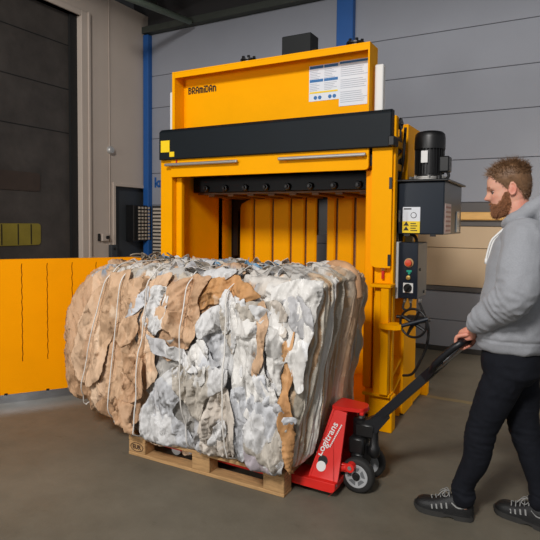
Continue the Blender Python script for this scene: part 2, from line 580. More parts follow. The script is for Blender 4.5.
MB().box(-3.16, -1.25, 3.95, 4.92, 0.09, 0.13).build('chamber_floor', M_yel, BL)
MB().box(-1.222, -1.14, 3.985, 4.235, 1.25, 2.22, 0.01).build('valve_block', M_pit, BL)
for z in (1.95, 2.12):
    MB().box(-1.14, -1.118, 4.02, 4.20, z, z + 0.05, 0.004).build('valve_clamp', M_yel, BL)
# small bolt holes in the front foot
for x in (-1.20, -1.15):
    MB().cyl((x, 3.862, 0.06), (x, 3.872, 0.06), 0.008, n=10).build('bolt', M_blk, BL)

# the lifting gate: an upturned U with rounded leg ends
g = MB()
zt, zl = 2.11, 1.945
outl = [(-3.25, 1.215), (-3.122, 1.215), (-3.122, zl), (-1.262, zl), (-1.262, 1.225), (-1.112, 1.225), (-1.112, zt), (-3.25, zt)]
rad = [0, 0.05, 0.0, 0.0, 0.05, 0, 0, 0]
poly = round_poly(outl, rad)
g.prism(round_poly([(-3.25, 1.215), (-3.122, 1.215), (-3.122, zt), (-3.25, zt)], [0, 0.05, 0, 0]), 'y', 3.862, 3.915)
g.build('gate_leg', M_yel, BL)
g = MB()
g.prism(round_poly([(-1.262, 1.225), (-1.112, 1.225), (-1.112, zt), (-1.262, zt)], [0.05, 0, 0, 0]), 'y', 3.862, 3.915)
g.build('gate_leg', M_yel, BL)
g = MB()
g.prism(round_poly([(-3.122, zl), (-1.285, zl), (-1.285, 2.10), (-3.122, 2.10)], [0, 0.03, 0, 0]), 'y', 3.845, 3.875, 0.002)
g.build('feed_flap', M_yel, BL)
g = MB()
g.box(-3.12, -1.26, 3.90, 3.93, 1.98, 2.11)
g.build('flap_backing', M_blk, BL)
# bright left inner edge of the opening
MB().box(-3.128, -3.06, 3.92, 3.965, 0.3, 1.95, 0.006).build('jamb', M_yel, BL)
MB().box(-1.33, -1.265, 3.93, 3.97, 0.3, 1.95, 0.006).build('jamb', M_org, BL)

# grab bars
for (x0, x1) in ((-3.165, -2.40), (-2.02, -1.295)):
    c = MB()
    c.box(x0, x1, 3.800, 3.828, 2.040, 2.066, 0.008, seg=2)
    o = c.build('grab_bar', M_steel, BL)
    for x in (x0 + 0.05, x1 - 0.05):
        MB().box(x - 0.015, x + 0.015, 3.825, 3.85, 2.035, 2.06).build('stand_off', M_yel, o)

# crossbeam with the two yellow squares
c = MB()
c.prism([(3.815, 2.10), (3.90, 2.10), (3.90, 2.372), (3.845, 2.372), (3.815, 2.345)], 'x', -3.235, -1.112, 0.006)
cb = c.build('crossbeam', M_band, BL)
cb['label'] = 'dark grey crossbeam'
MB().box(-3.208, -3.110, 3.809, 3.8155, 2.165, 2.268).build('emblem_square', M_sq, cb)
MB().box(-3.110, -3.058, 3.809, 3.8155, 2.122, 2.166).build('emblem_square', M_sq, cb)
MB().box(-3.06, -3.05, 3.835, 3.86, 2.04, 2.10).build('red_marker', M_redl, cb)
c = MB(); c.box(-1.13, -1.085, 3.805, 3.92, 2.105, 2.175, 0.006)
c.build('hinge_block', M_blk, BL)
c = MB(); c.lathe((-1.120, 3.99, 2.285), (1, 0, 0), [(0, 0.042), (0.008, 0.046), (0.014, 0.036), (0.022, 0.036), (0.028, 0.046), (0.036, 0.042)], 20)
c.lathe((-1.086, 3.99, 2.285), (1, 0, 0), [(0, 0.016), (0.014, 0.012)], 12)
c.build('pulley', M_blk, BL, angle=40)
c = MB()
c.tube(spline([(-1.09, 4.12, 2.28), (-1.11, 4.15, 2.05), (-1.13, 4.13, 1.85), (-1.10, 4.18, 1.65), (-1.15, 4.20, 1.4)]), 0.011, 8)
c.build('hose', M_rub, BL, smooth=True)
c = MB()
c.tube(spline([(-1.15, 4.20, 2.30), (-1.14, 4.17, 2.0), (-1.15, 4.22, 1.75), (-1.12, 4.28, 1.6)]), 0.009, 8)
c.build('hose', M_rub, BL, smooth=True)
for z in (1.80, 1.24):
    MB().box(-1.132, -1.110, 3.858, 3.868, z, z + 0.085, 0.002).build('latch_slot', M_blk, BL)
for z in (1.56,):
    MB().box(-1.072, -1.064, 3.905, 3.93, z, z + 0.09, 0.002).build('latch_slot', M_blk, BL)

# upper housing: front flange around an inset panel
h = MB()
HX0, HX1, HZ0, HZ1, HF, HP = -3.178, -1.318, 2.34, 2.900, 3.93, 4.07
h.box(HX0 + 0.002, HX1 - 0.002, HP, 4.115, HZ0, HZ1 - 0.004)
h.box(HX0, HX0 + 0.03, HF, 4.12, HZ0, HZ1 - 0.0125)
h.box(HX1 - 0.014, HX1, HF, 4.12, HZ0, HZ1 - 0.0125)
h.box(HX0, HX1, HF, 4.12, HZ1 - 0.012, HZ1)
h.box(HX0 + 0.0305, HX1 - 0.0145, HF + 0.0005, HF + 0.012, HZ1 - 0.055, HZ1 - 0.0125)
uh = h.build('upper_housing', M_yel, BL)
GLY = {'B': ['1110', '1001', '1110', '1001', '1001', '1110'], 'R': ['1110', '1001', '1001', '1110', '1010', '1001'], 'A': ['0110', '1001', '1001', '1111', '1001', '1001'],
       'M': ['00000', '11110', '10101', '10101', '10101', '10101'], 'I': ['1', '0', '1', '1', '1', '1'], 'D': ['1110', '1001', '1001', '1001', '1001', '1110'], 'N': ['0000', '1110', '1001', '1001', '1001', '1001']}
c = MB(); xx = 0.0; px_ = 0.0083; pz_ = 0.0100
for ch in 'BRAMIDAN':
    gl = GLY[ch]
    for r_, row in enumerate(gl):
        k = 0
        while k < len(row):
            if row[k] == '1':
                k2 = k
                while k2 < len(row) and row[k2] == '1': k2 += 1
                zb_ = 2.722 + (5 - r_) * pz_
                c.box(-3.098 + xx + k * px_ - 0.0013, -3.098 + xx + k2 * px_ + 0.0013, HP - 0.003, HP - 0.0005, zb_ - 0.0012, zb_ + pz_ + 0.0012)
                k = k2
            else: k += 1
    xx += (len(gl[0]) + 1) * px_
c.build('brand_lettering', M_pblk, uh)
# instruction sheets
lab = MB().box(-1.874, -1.612, HP - 0.003, HP - 0.0005, 2.536, 2.822).build('instruction_label', M_paper, uh)
lab['label'] = 'pale safety label of four boxes with blue headings'
for i, x in enumerate((-1.868, -1.742)):
    for z in (2.795, 2.688):
        MB().box(x, x + 0.118, HP - 0.0045, HP - 0.002, z, z + 0.022).build('heading', M_pblue, lab)
c = MB()
for i, x in enumerate((-1.866, -1.740)):
    for z in [2.78 - 0.013 * k for k in range(6)] + [2.672 - 0.013 * k for k in range(5)]:
        w = 0.06 + 0.05 * random.random()
        c.box(x, x + w, HP - 0.0045, HP - 0.002, z, z + 0.004)
c.build('text_line', M_pgrey, lab)
c = MB()
for x in (-1.868, -1.742):
    pass
c.box(-1.868, -1.624, HP - 0.0045, HP - 0.002, 2.598, 2.611)
c.build('warning_strip', M_pyel, lab)
for x in (-1.816, -1.778, -1.69, -1.652):
    MB().cyl((x, HP - 0.0045, 2.563), (x, HP - 0.002, 2.563), 0.0155, n=16).build('mandatory_sign', M_pblue, lab)
lab = MB().box(-1.612, -1.345, HP - 0.004, HP - 0.0005, 2.475, 2.828).build('instruction_label', M_paper, uh)
lab['label'] = 'tall white instruction sheet with a blue header line'
MB().box(-1.608, -1.349, HP - 0.0055, HP - 0.003, 2.806, 2.822).build('heading', M_pblue, lab)
c = MB()
for k in range(19):
    z = 2.788 - 0.0158 * k
    if k in (6, 12): continue
    c.box(-1.60, -1.60 + 0.17 + 0.07 * random.random(), HP - 0.0055, HP - 0.003, z, z + 0.005)
c.build('text_line', M_pgrey, lab)
# guides, cylinder cover and lifting eyes on top
for (x0, x1) in ((-3.262, -3.200), (-1.300, -1.235)):
    MB().box(x0, x1, 4.00, 4.06, 2.36, 2.745, 0.006).build('guide_strip', M_white, BL)['label'] = 'white plastic guide strip'
c = MB()
c.box(-2.20, -1.925, 4.20, 4.36, 2.86, 3.148, 0.006)
c.build('cylinder_cover', mat('cover_black', rgb(20, 23, 24), 0.55, spec=0.3), BL)
for x in (-2.53, -1.53):
    c = MB()
    c.cyl((x, 4.2, 2.86), (x, 4.2, 2.985), 0.06, n=20)
    c.lathe((x, 4.2, 2.985), (0, 0, 1), [(0, 0.075), (0.012, 0.075), (0.02, 0.05)], 20)
    for k in range(6):
        a = k * PI / 3
        c.cyl((x + 0.055 * math.cos(a), 4.2 + 0.055 * math.sin(a), 3.0), (x + 0.055 * math.cos(a), 4.2 + 0.055 * math.sin(a), 3.02), 0.014, n=6)
    c.build('cylinder_flange', M_blk, BL)
    

# press plate with its bolts
pp = MB()
pp.box(-3.10, -1.34, 4.15, 4.80, 1.822, 1.96, 0.004)
pp = pp.build('press_plate', M_pit, BL)
c = MB()
c.box(-3.08, -1.36, 4.20, 4.79, 1.805, 1.821)
for i in range(8):
    x = -2.93 + i * 0.213
    c.box(x - 0.035, x + 0.035, 4.20, 4.79, 1.782, 1.807, 0.006)
c.build('wear_strip', M_rust, pp)
for i in range(8):
    x = -2.945 + i * 0.212
    c = MB()
    c.lathe((x, 4.15, 1.858), (0, -1, 0), [(0, 0.03), (0.018, 0.03), (0.03, 0.024), (0.034, 0.0)], 16)
    c.lathe((x, 4.116, 1.858), (0, -1, 0), [(0, 0.014), (0.016, 0.012)], 10)
    c.build('bolt', M_blkp, pp, angle=40)
c = MB()
c.prism([(-3.06, 1.20), (-3.01, 1.20), (-3.01, 1.66), (-2.97, 1.74), (-2.86, 1.79), (-3.06, 1.79)], 'y', 4.795, 4.812)  # black strip drawn in for the dark gap beside the first slat
c.build('dark_gap_strip', M_blk, BL)

# slatted rear wall of the chamber
edges = [(-3.0, -2.845), (-2.82, -2.625), (-2.60, -2.418), (-2.395, -2.255), (-2.232, -2.128), (-2.016, -1.93), (-1.905, -1.75), (-1.722, -1.59), (-1.565, -1.32)]
for (x0, x1) in edges:
    c = MB()
    c.prism([(x0, 4.85), (x0, 4.832), (x0 + 0.012, 4.82), (x1 - 0.012, 4.82), (x1, 4.832), (x1, 4.85)], 'z', 0.13, 1.95)
    c.build('rear_slat', M_yel, BL)
for (a, b_) in zip(edges, edges[1:]):
    if b_[0] - a[1] < 0.05:
        MB().box(a[1] - 0.004, b_[0] + 0.004, 4.856, 4.862, 0.13, 1.95).build('slot_plate', M_rust, BL)
MB().box(-3.12, -1.30, 4.87, 4.90, 1.95, 2.34).build('rear_beam', M_blk, BL)
MB().box(-2.15, -2.0, 4.865, 4.885, 1.43, 1.95).build('rear_plate', M_blk, BL)
MB().box(-3.12, -1.30, 4.87, 4.90, 0.1, 0.4).build('rear_beam', M_blk, BL)
MB().box(-3.1, -1.3, 3.97, 4.87, 2.31, 2.335).build('chamber_roof', M_blk, BL)
# flange along the top of the left chamber wall
MB().box(-3.12, -2.99, 4.852, 4.86, 0.13, 1.95).build('slot_plate', M_pit, BL)

# lower door post with latch
c = MB()
c.box(-1.215, -1.170, 3.84, 3.925, 0.29, 1.105, 0.003)
c.box(-1.160, -1.100, 3.80, 3.86, 0.30, 1.085, 0.004)
c.box(-1.24, -1.085, 3.79, 3.93, 1.085, 1.108, 0.004)
c.build('door_post', M_yel, BL)
c = MB()
c.hull_quad([(-1.165, 3.78, 0.828), (-1.10, 3.74, 0.828), (-1.02, 3.70, 0.838), (-0.985, 3.72, 0.842), (-0.985, 3.79, 0.842), (-1.05, 3.84, 0.838), (-1.165, 3.84, 0.828)],
            [(-1.165, 3.78, 0.795), (-1.10, 3.74, 0.795), (-1.02, 3.70, 0.805), (-0.985, 3.72, 0.809), (-0.985, 3.79, 0.809), (-1.05, 3.84, 0.805), (-1.165, 3.84, 0.795)])
c.build('latch_arm', M_yel, BL)
c = MB()
c.box(-1.187, -1.167, 3.895, 3.915, 1.14, 1.20, 0.003)
lk = c.build('padlock', M_redl, BL)
lk['label'] = 'small red padlock'
MB().tube(spline([(-1.184, 3.905, 1.20), (-1.184, 3.905, 1.224), (-1.177, 3.905, 1.234), (-1.170, 3.905, 1.224), (-1.170, 3.905, 1.20)]), 0.003, 6).build('shackle', M_steel, lk)

# handwheel on its spindle, facing the front
HWc = Vector((-0.905, 3.74, 0.862)); ax = Vector((-0.22, -1, 0.05)).normalized()
u = ax.orthogonal().normalized(); v = ax.cross(u)
c = MB()
ring = [HWc + (u * math.cos(t) + v * math.sin(t)) * 0.098 for t in [2 * PI * k / 40 for k in range(41)]]
c.tube(ring, 0.0085, 10, cap=False)
for k in range(4):
    t = k * PI / 2 + 0.35
    d = u * math.cos(t) + v * math.sin(t)
    c.tube([HWc - ax * 0.006, HWc + d * 0.05, HWc + d * 0.097], 0.01, 8, radii=[0.016, 0.012, 0.009])
c.lathe(HWc - ax * 0.015, ax, [(0, 0.024), (0.035, 0.022), (0.04, 0.012)], 16)
hw = c.build('handwheel', M_blkp, BL, angle=40)
c = MB(); c.tube([(-0.975, 3.70, 0.842), (-0.80, 3.72, 0.905)], 0.013, 8)
c.build('locking_bar', M_tank, hw)
c = MB(); c.cyl(HWc - ax * 0.01, HWc - ax * 0.25, 0.014); c.box(-1.0, -0.86, 3.93, 3.98, 0.84, 0.88, 0.004)
c.cyl((-1.08, 3.95, 0.86), (-0.95, 3.95, 0.86), 0.014)
c.build('spindle', M_blk, hw)

# oil tank, motor, control box
TX0, TX1, TY0, TY1, TZ0, TZ1 = -1.098, -0.766, 3.992, 4.71, 1.473, 1.858
tk = MB().box(TX0, TX1, TY0, TY1, TZ0, TZ1, 0.008, seg=2).build('oil_tank', M_tank, BL)
MB().box(TX0 - 0.015, TX1 + 0.028, TY0 - 0.028, TY1 + 0.02, TZ1, TZ1 + 0.016, 0.004).build('tank_lid', M_blk, tk)
FY = TY0
wl_ = MB().box(-1.062, -0.934, FY - 0.0035, FY - 0.0005, 1.483, 1.673).build('warning_label', M_paper, tk)
MB().box(-1.062, -0.934, FY - 0.0055, FY - 0.0025, 1.483, 1.569).build('warning_panel', M_pyel, wl_)
MB().box(-1.054, -0.998, FY - 0.0055, FY - 0.003, 1.655, 1.664).build('heading', M_pblk, wl_)
MB().cyl((-0.981, FY - 0.0055, 1.613), (-0.981, FY - 0.003, 1.613), 0.022, n=20).build('sign_ring', M_pblk, wl_)
MB().cyl((-0.981, FY - 0.0065, 1.613), (-0.981, FY - 0.004, 1.613), 0.0175, n=20).build('sign_disc', M_paper, wl_)
for (x, z) in ((-1.034, 1.515), (-1.034, 1.55)):
    c = MB(); c.prism([(x - 0.02, z - 0.014), (x + 0.02, z - 0.014), (x, z + 0.017)], 'y', FY - 0.0075, FY - 0.005)
    c.build('warning_sign', M_pblk, wl_)
c = MB()
for k in range(4):
    c.box(-1.002, -0.953 - 0.01 * (k % 2), FY - 0.0075, FY - 0.005, 1.498 + k * 0.017, 1.504 + k * 0.017)
c.build('text_line', M_pblk, wl_)
c = MB(); c.box(TX1 + 0.0005, TX1 + 0.0035, TY0 + 0.03, TY0 + 0.25, 1.482, 1.70)
ol = c.build('side_label', mat('label_pink', rgb(206, 180, 176), 0.5), tk)
c = MB()
for k in range(6):
    c.box(TX1 + 0.003, TX1 + 0.0055, TY0 + 0.05, TY0 + 0.23, 1.495 + k * 0.034, 1.510 + k * 0.034)
c.build('text_line', mat('label_redprint', rgb(160, 104, 98), 0.5), ol)
c = MB(); c.box(TX1, TX1 + 0.011, 4.46, 4.57, 1.485, 1.652, 0.004)
c.build('sight_glass', mat('sight_glass', rgb(170, 174, 174), 0.2), tk)
for x in (-1.03, -0.84):
    MB().box(x - 0.02, x + 0.02, TY0 - 0.008, TY0 + 0.01, TZ0 - 0.014, TZ0 + 0.003).build('tank_foot', M_blk, tk)
mx, my, mz = -0.918, 4.18, TZ1 + 0.016
c = MB()
c.lathe((mx, my, mz + 0.024), (0, 0, 1), [(0, 0.093), (0.012, 0.098), (0.02, 0.095), (0.215, 0.095)], 40)
for k in range(28):
    a = 2 * PI * k / 28
    Mr = Matrix.Translation((mx, my, 0)) @ Matrix.Rotation(a, 4, 'Z')
    c.box(0.092, 0.109, -0.0035, 0.0035, mz + 0.05, mz + 0.235, 0.0, Mr)
mo = c.build('motor', M_blkp, BL)
c = MB(); c.lathe((mx, my, mz + 0.235), (0, 0, 1), [(0, 0.113), (0.084, 0.113), (0.112, 0.108), (0.128, 0.093), (0.135, 0.065), (0.135, 0.0)], 40)
c.build('fan_cover', M_blkp, mo, angle=40)
c = MB(); c.lathe((mx, my, mz), (0, 0, 1), [(0, 0.144), (0.013, 0.144), (0.018, 0.13), (0.028, 0.13)], 36)
c.build('flange', M_steel, mo, angle=40)
for k in range(8):
    a = 2 * PI * k / 8 + 0.2
    MB().cyl((mx + 0.136 * math.cos(a), my + 0.136 * math.sin(a), mz + 0.012), (mx + 0.136 * math.cos(a), my + 0.136 * math.sin(a), mz + 0.034), 0.011, n=6).build('flange_bolt', M_steel, mo)
MB().box(mx + 0.08, mx + 0.153, my - 0.056, my + 0.056, mz + 0.062, mz + 0.178, 0.008).build('terminal_box', M_blkp, mo)
MB().box(mx - 0.037, mx + 0.011, my - 0.118, my - 0.110, mz + 0.128, mz + 0.216, 0.001).build('rating_plate', M_white, mo)
c = MB()
c.lathe((mx + 0.1, my - 0.13, mz), (0, 0, 1), [(0, 0.02), (0.028, 0.02), (0.033, 0.011)], 12)
c.build('filler_cap', M_blk, tk, angle=40)
c = MB(); c.tube(spline([(mx + 0.135, my - 0.02, mz + 0.065), (mx + 0.15, my - 0.04, mz + 0.03), (mx + 0.13, my - 0.07, mz + 0.0)]), 0.011, 8)
c.build('motor_cable', M_rub, mo, smooth=True)

cx = MB()
cx.box(-1.082, -0.942, 3.985, 4.02, 0.995, 1.412, 0.004)
ctl = cx.build('control_box', M_tank, BL)
MB().box(-1.116, -1.083, 3.976, 4.06, 0.99, 1.415, 0.006, seg=2).build('edge_profile', mat('pale_profile', rgb(196, 196, 194), 0.5), ctl)
MB().box(-1.10, -0.945, 4.02, 4.30, 0.995, 1.410, 0.006).build('cabinet', mat('cabinet_grey', rgb(112, 110, 106), 0.5), ctl)
c = MB(); c.lathe((-1.006, 3.985, 1.262), (0, -1, 0), [(0, 0.034), (0.006, 0.034)], 24)
c.build('button_collar', mat('collar_tan', rgb(190, 150, 100), 0.5), ctl)
c = MB(); c.lathe((-1.006, 3.979, 1.262), (0, -1, 0), [(0, 0.015), (0.012, 0.016), (0.014, 0.026), (0.026, 0.024), (0.03, 0.0)], 24)
c.build('emergency_stop', mat('stop_red', rgb(206, 70, 36), 0.4), ctl, angle=40)
c = MB(); c.box(-1.022, -0.985, 3.981, 3.985, 1.193, 1.208); c.cyl((-1.002, 3.985, 1.185), (-1.002, 3.975, 1.185), 0.009)
c.build('green_button', M_green, ctl)
c = MB(); c.lathe((-1.008, 3.985, 1.152), (0, -1, 0), [(0, 0.017), (0.012, 0.016), (0.014, 0.01)], 16)
c.build('start_button', M_gold, ctl, angle=40)
c = MB(); c.box(-1.045, -0.972, 3.981, 3.985, 1.040, 1.112)
pl = c.build('switch_plate', M_white, ctl)
c = MB(); c.lathe((-1.010, 3.981, 1.076), (0, -1, 0), [(0, 0.031), (0.012, 0.030), (0.016, 0.026)], 20)
c.box(-1.019, -1.001, 3.95, 3.968, 1.048, 1.104, 0.003, Matrix.Translation((-1.01, 0, 1.076)) @ Matrix.Rotation(0.6, 4, 'Y') @ Matrix.Translation((1.01, 0, -1.076)))
c.build('switch_knob', M_blkp, pl, angle=40)
c = MB()
for (y, z) in ((4.06, 1.21), (4.2, 1.03)):
    c.cyl((-0.944, y, z), (-0.936, y, z), 0.012, n=12)
c.build('screw', M_blk, ctl)
for x in (-1.045, -1.0, -0.935):
    c = MB(); c.lathe((x, 4.03, 0.995), (0, 0, -1), [(0, 0.016), (0.018, 0.016), (0.022, 0.011), (0.035, 0.010)], 12)
    c.build('cable_gland', M_steel, ctl, angle=40)
c = MB(); c.tube(spline([(-0.935, 4.03, 0.965), (-0.90, 3.98, 0.92), (-0.86, 3.92, 0.87), (-0.835, 3.90, 0.79), (-0.845, 3.90, 0.68), (-0.90, 3.95, 0.55), (-0.98, 4.05, 0.42), (-1.08, 4.18, 0.36)]), 0.010, 10)
c.build('cable', M_rub, ctl, smooth=True)
c = MB(); c.tube(spline([(-1.045, 4.03, 0.965), (-1.05, 4.01, 0.92), (-1.02, 4.01, 0.905), (-0.995, 4.02, 0.93), (-1.0, 4.03, 0.965)]), 0.008, 8)
c.build('cable', M_rub, ctl, smooth=True)
c = MB(); c.tube(spline([(-1.10, 4.10, 1.42), (-1.09, 4.08, 1.465), (-1.03, 4.08, 1.475), (-0.99, 4.10, 1.45), (-0.985, 4.12, 1.40)]), 0.012, 8)
c.build('cable', M_rub, ctl, smooth=True)
c = MB(); c.box(-1.075, -1.02, 4.12, 4.18, 1.408, 1.46, 0.004)
c.build('plug_block', mat('plug_tan', rgb(176, 152, 110), 0.6), ctl)

# open chamber door, hinged on the left front post and swung towards the camera
hinge = Vector((-3.25, 3.87, 0))
dd = Vector((-1.356, -1.88, 0)).normalized()          # along the leaf, away from the hinge
dn = Vector((dd.y, -dd.x, 0))                          # out of the leaf
if dn.dot(Vector((0, 0, 0)) - hinge) < 0: dn = -dn
Md = Matrix((( dd.x, dn.x, 0, hinge.x), (dd.y, dn.y, 0, hinge.y), (0, 0, 1, 0), (0, 0, 0, 1)))
c = MB()
DZ0, DZ1 = 0.106, 1.225
s_edges = [0.03]
for px in (72.0, 47.0, 21.5):                          # slits seen at these places
    d0 = at_y(px, 260, 1.0); k = d0.x / d0.y
    s_edges.append((k * hinge.y - hinge.x) / (dd.x - k * dd.y))
s_edges = [0.03, s_edges[1] - 2 * (s_edges[2] - s_edges[1]), s_edges[1] - (s_edges[2] - s_edges[1])] + s_edges[1:]
st = s_edges[-1] - s_edges[-2]
while s_edges[-1] + st < 1.98: s_edges.append(s_edges[-1] + st)
s_edges.append(2.05)
c.box(0.03, 2.05, -0.055, -0.012, DZ0, DZ1, 0.0, Md)
c.box(0.03, 2.05, -0.012, 0.0, DZ1 - 0.035, DZ1, 0.0, Md)
c.box(0.03, 2.05, -0.012, 0.0, DZ0, 0.37, 0.0, Md)
def strip(a, b):
    """door plate between two wavy slits"""
    n = 27
    L = []
    for i in range(n):
        z = 0.37 + (DZ1 - 0.035 - 0.37) * i / (n - 1)
        wob = 0.0028 * math.sin(i * 2.1)
        L.append((z, a + 0.0032 + wob if a > 0.05 else a, b - 0.0032 + wob if b < 2.0 else b))
    f = [Md @ Vector((p[1], 0.0, p[0])) for p in L] + [Md @ Vector((p[2], 0.0, p[0])) for p in reversed(L)]
    k = [Md @ Vector((p[1], -0.012, p[0])) for p in L] + [Md @ Vector((p[2], -0.012, p[0])) for p in reversed(L)]
    c.hull_quad(f, k)
for a, b_ in zip(s_edges, s_edges[1:]):
    strip(a, b_)
dr = c.build('door', M_org, BL)
c = MB()
for s in s_edges[1:-1]:
    c.box(s - 0.009, s + 0.009, -0.0119, -0.0105, 0.37, DZ1 - 0.035, 0.0, Md)
c.build('slit', mat('slit_dark', rgb(120, 62, 0), 0.7), dr)
c = MB()
for s in (0.65, 0.98, 1.3, 1.7):
    c.box(s - 0.012, s + 0.012, -0.012, 0.006, DZ0 - 0.004, DZ0 + 0.012, 0.0, Md)
c.build('bolt', M_blk, dr)
c = MB()
for z in (0.25, 0.65, 1.08):
    c.cyl(hinge + Vector((-0.005, -0.005, z - 0.05)), hinge + Vector((-0.005, -0.005, z + 0.05)), 0.022, n=16)
c.build('hinge', M_yel, dr)
# ------------------------------------------------------------------ pallet
PX0, PX1, PY0, PY1 = -2.505, -1.342, 2.648, 3.42
PL = thing('pallet', ((PX0 + PX1) / 2, (PY0 + PY1) / 2, 0), 'worn wooden pallet carrying the bale of waste paper', 'pallet')
Lp, Wp = PX1 - PX0, PY1 - PY0
bxs = [(PX0, PX0 + 0.142), (-1.985, -1.852), (PX1 - 0.138, PX1)]
bys = [(PY0, PY0 + 0.098), (2.965, 3.105), (PY1 - 0.098, PY1)]
for (y0, y1) in bys:
    MB().box(PX0, PX1, y0, y1, 0.0, 0.021, 0.003).build('bottom_board', M_wood, PL)
first_block = None
for i, (x0, x1) in enumerate(bxs):
    for j, (y0, y1) in enumerate(bys):
        o = MB().box(x0 + 0.001, x1 - 0.001, y0 + 0.001, y1 - 0.001, 0.021, 0.098, 0.004).build('block', M_wood, PL)
        if i == 0 and j == 0: first_block = o
for (x0, x1) in bxs:
    MB().box(x0, x1, PY0, PY1, 0.098, 0.118, 0.003).build('stringer_board', M_wood, PL)
for k, (y0, y1) in enumerate([(PY0, PY0 + 0.14), (2.83, 2.93), (2.965, 3.105), (3.14, 3.24), (PY1 - 0.14, PY1)]):
    MB().box(PX0 - 0.002 * (k % 2), PX1, y0, y1, 0.118, 0.139, 0.003).build('deck_board', M_wood, PL)
c = MB()
ec = (PX0 + 0.073, PY0 - 0.001, 0.062)
ring = [(ec[0] + 0.052 * math.cos(t), ec[1], ec[2] + 0.028 * math.sin(t)) for t in [2 * PI * k / 36 for k in range(37)]]
c.tube(ring, 0.0022, 5, cap=False)
st_ = c.build('stamp', M_burn, first_block)
lettering('stamp_lettering', 'EUR', 0.04, (PX0 + 0.038, PY0 - 0.0005, 0.048), (1, 0, 0), (0, 0, 1), M_burn, first_block, width=0.07, height=0.029, bold=0.001)
c = MB()
for x in (PX0 + 0.03, PX0 + 0.11, PX1 - 0.11, PX1 - 0.03, -1.92):
    c.cyl((x, PY0 - 0.0015, 0.128), (x, PY0 + 0.002, 0.128), 0.005, n=8)
c.build('nail', M_steel, PL)

# ------------------------------------------------------------------ pallet jack
JY = 3.03
PJ = thing('pallet_jack', (-1.05, JY, 0), 'red hand pallet jack with its forks under the pallet and a black tow handle', 'pallet jack')
for s in (-1, 1):
    yc = JY + s * 0.19
    c = MB()
    c.prism(round_poly([(-2.35, 0.055), (-1.16, 0.04), (-1.095, 0.04), (-1.082, 0.055), (-1.082, 0.092), (-2.33, 0.092)], [0.01, 0, 0.012, 0.012, 0.0, 0.012]), 'y', yc - 0.08, yc + 0.08, 0.003)
    fk = c.build('fork', M_red, PJ)
    c = MB(); c.cyl((-2.22, yc - 0.05, 0.040), (-2.22, yc + 0.05, 0.040), 0.038, n=24)
    c.build('load_roller', M_white, fk, angle=40)
    c = MB(); c.box(-1.30, -1.10, yc - 0.06, yc + 0.06, 0.028, 0.045)
    c.build('pushrod', M_blk, fk)
# side cheeks, leaning in towards the pump
def cheek(s):
    y0, y1 = JY + s * 0.262, JY + s * 0.075
    t = s * 0.014
    def Y(z): return y0 + (y1 - y0) * (z - 0.03) / (0.455 - 0.03)
    out = round_poly([(-1.262, 0.075), (-1.225, 0.042), (-1.112, 0.032), (-1.082, 0.060), (-1.080, 0.13), (-1.088, 0.44), (-1.176, 0.452)], [0.015, 0.02, 0.03, 0.02, 0, 0.0, 0.0])
    c = MB()
    c.hull_quad([(x, Y(z), z) for x, z in out], [(x, Y(z) - t, z) for x, z in out])
    return c.build('side_cheek', M_red, PJ), Y
ck, CY_ = cheek(-1)
cheek(1)
# cheek rear return that closes the frame towards the load
c = MB()
c.hull_quad([(-1.262, JY - 0.25, 0.07), (-1.262, JY + 0.25, 0.07), (-1.176, JY + 0.085, 0.452), (-1.176, JY - 0.085, 0.452)],
            [(-1.250, JY - 0.25, 0.07), (-1.250, JY + 0.25, 0.07), (-1.164, JY + 0.085, 0.452), (-1.164, JY - 0.085, 0.452)])
c.build('load_panel', M_red, PJ)
c = MB()
top = round_poly([(-1.182, JY - 0.088), (-1.0, JY - 0.062), (-0.985, JY), (-1.0, JY + 0.062), (-1.182, JY + 0.088)], [0.015, 0.02, 0, 0.02, 0.015])
c.prism(top, 'z', 0.448, 0.470, 0.004)
c.box(-1.02, -0.995, JY - 0.06, JY + 0.06, 0.43, 0.450, 0.004)
c.build('top_cap', M_red, PJ)
# brand on the near cheek, reading upwards
pb = Vector((-1.205, CY_(0.196) - 0.002, 0.196)); pt = Vector((-1.115, CY_(0.412) - 0.002, 0.412))
ux = (pt - pb)
# plane directions on the cheek
e1 = Vector((1, 0, 0)); e2 = Vector((0, CY_(0.4) - CY_(0.1), 0.3)).normalized()
n_ = e1.cross(e2)
uxn = ux.normalized(); uyn = n_.cross(uxn)
if uyn.x > 0: uyn = -uyn
Lr = 0.205
lettering('brand_lettering', 'Logitrans', 0.06, pb + Vector((0.018, -0.003, 0.0)), uxn, uyn, M_white, ck, width=Lr, height=0.052, bold=0.0008)
c = MB()
for k in range(14):
    a = pb + Vector((0.03, -0.0025, 0.004)) + uxn * (0.062 + 0.0105 * k)
    c.hull_quad([a, a + uxn * 0.0075, a + uxn * 0.0075 + uyn * 0.008, a + uyn * 0.008], [a - n_ * 0.001, a + uxn * 0.0075 - n_ * 0.001, a + uxn * 0.0075 + uyn * 0.008 - n_ * 0.001, a + uyn * 0.008 - n_ * 0.001])
c.build('small_print', M_white, ck)
# hole and round sticker low on the cheek
hc = Vector((-1.190, CY_(0.162) - 0.002, 0.158))
ndir = -n_ if n_.y > 0 else n_
hh_ = Vector((-1.186, CY_(0.178), 0.178))
c = MB(); c.cyl(hh_ - ndir * 0.001, hh_ + ndir * 0.0015, 0.030, n=24)
c.build('lifting_hole', M_blk, ck)
hh_ = Vector((-1.190, CY_(0.150), 0.150))
c = MB(); c.cyl(hh_ - ndir * 0.001, hh_ + ndir * 0.0045, 0.0285, n=24)
c.build('round_sticker', M_white, ck)
c = MB(); c.cyl((-1.09, CY_(0.07) - 0.006, 0.075), (-1.09, CY_(0.07) + 0.01, 0.075), 0.010, n=12)
c.build('pin', M_steel, ck)
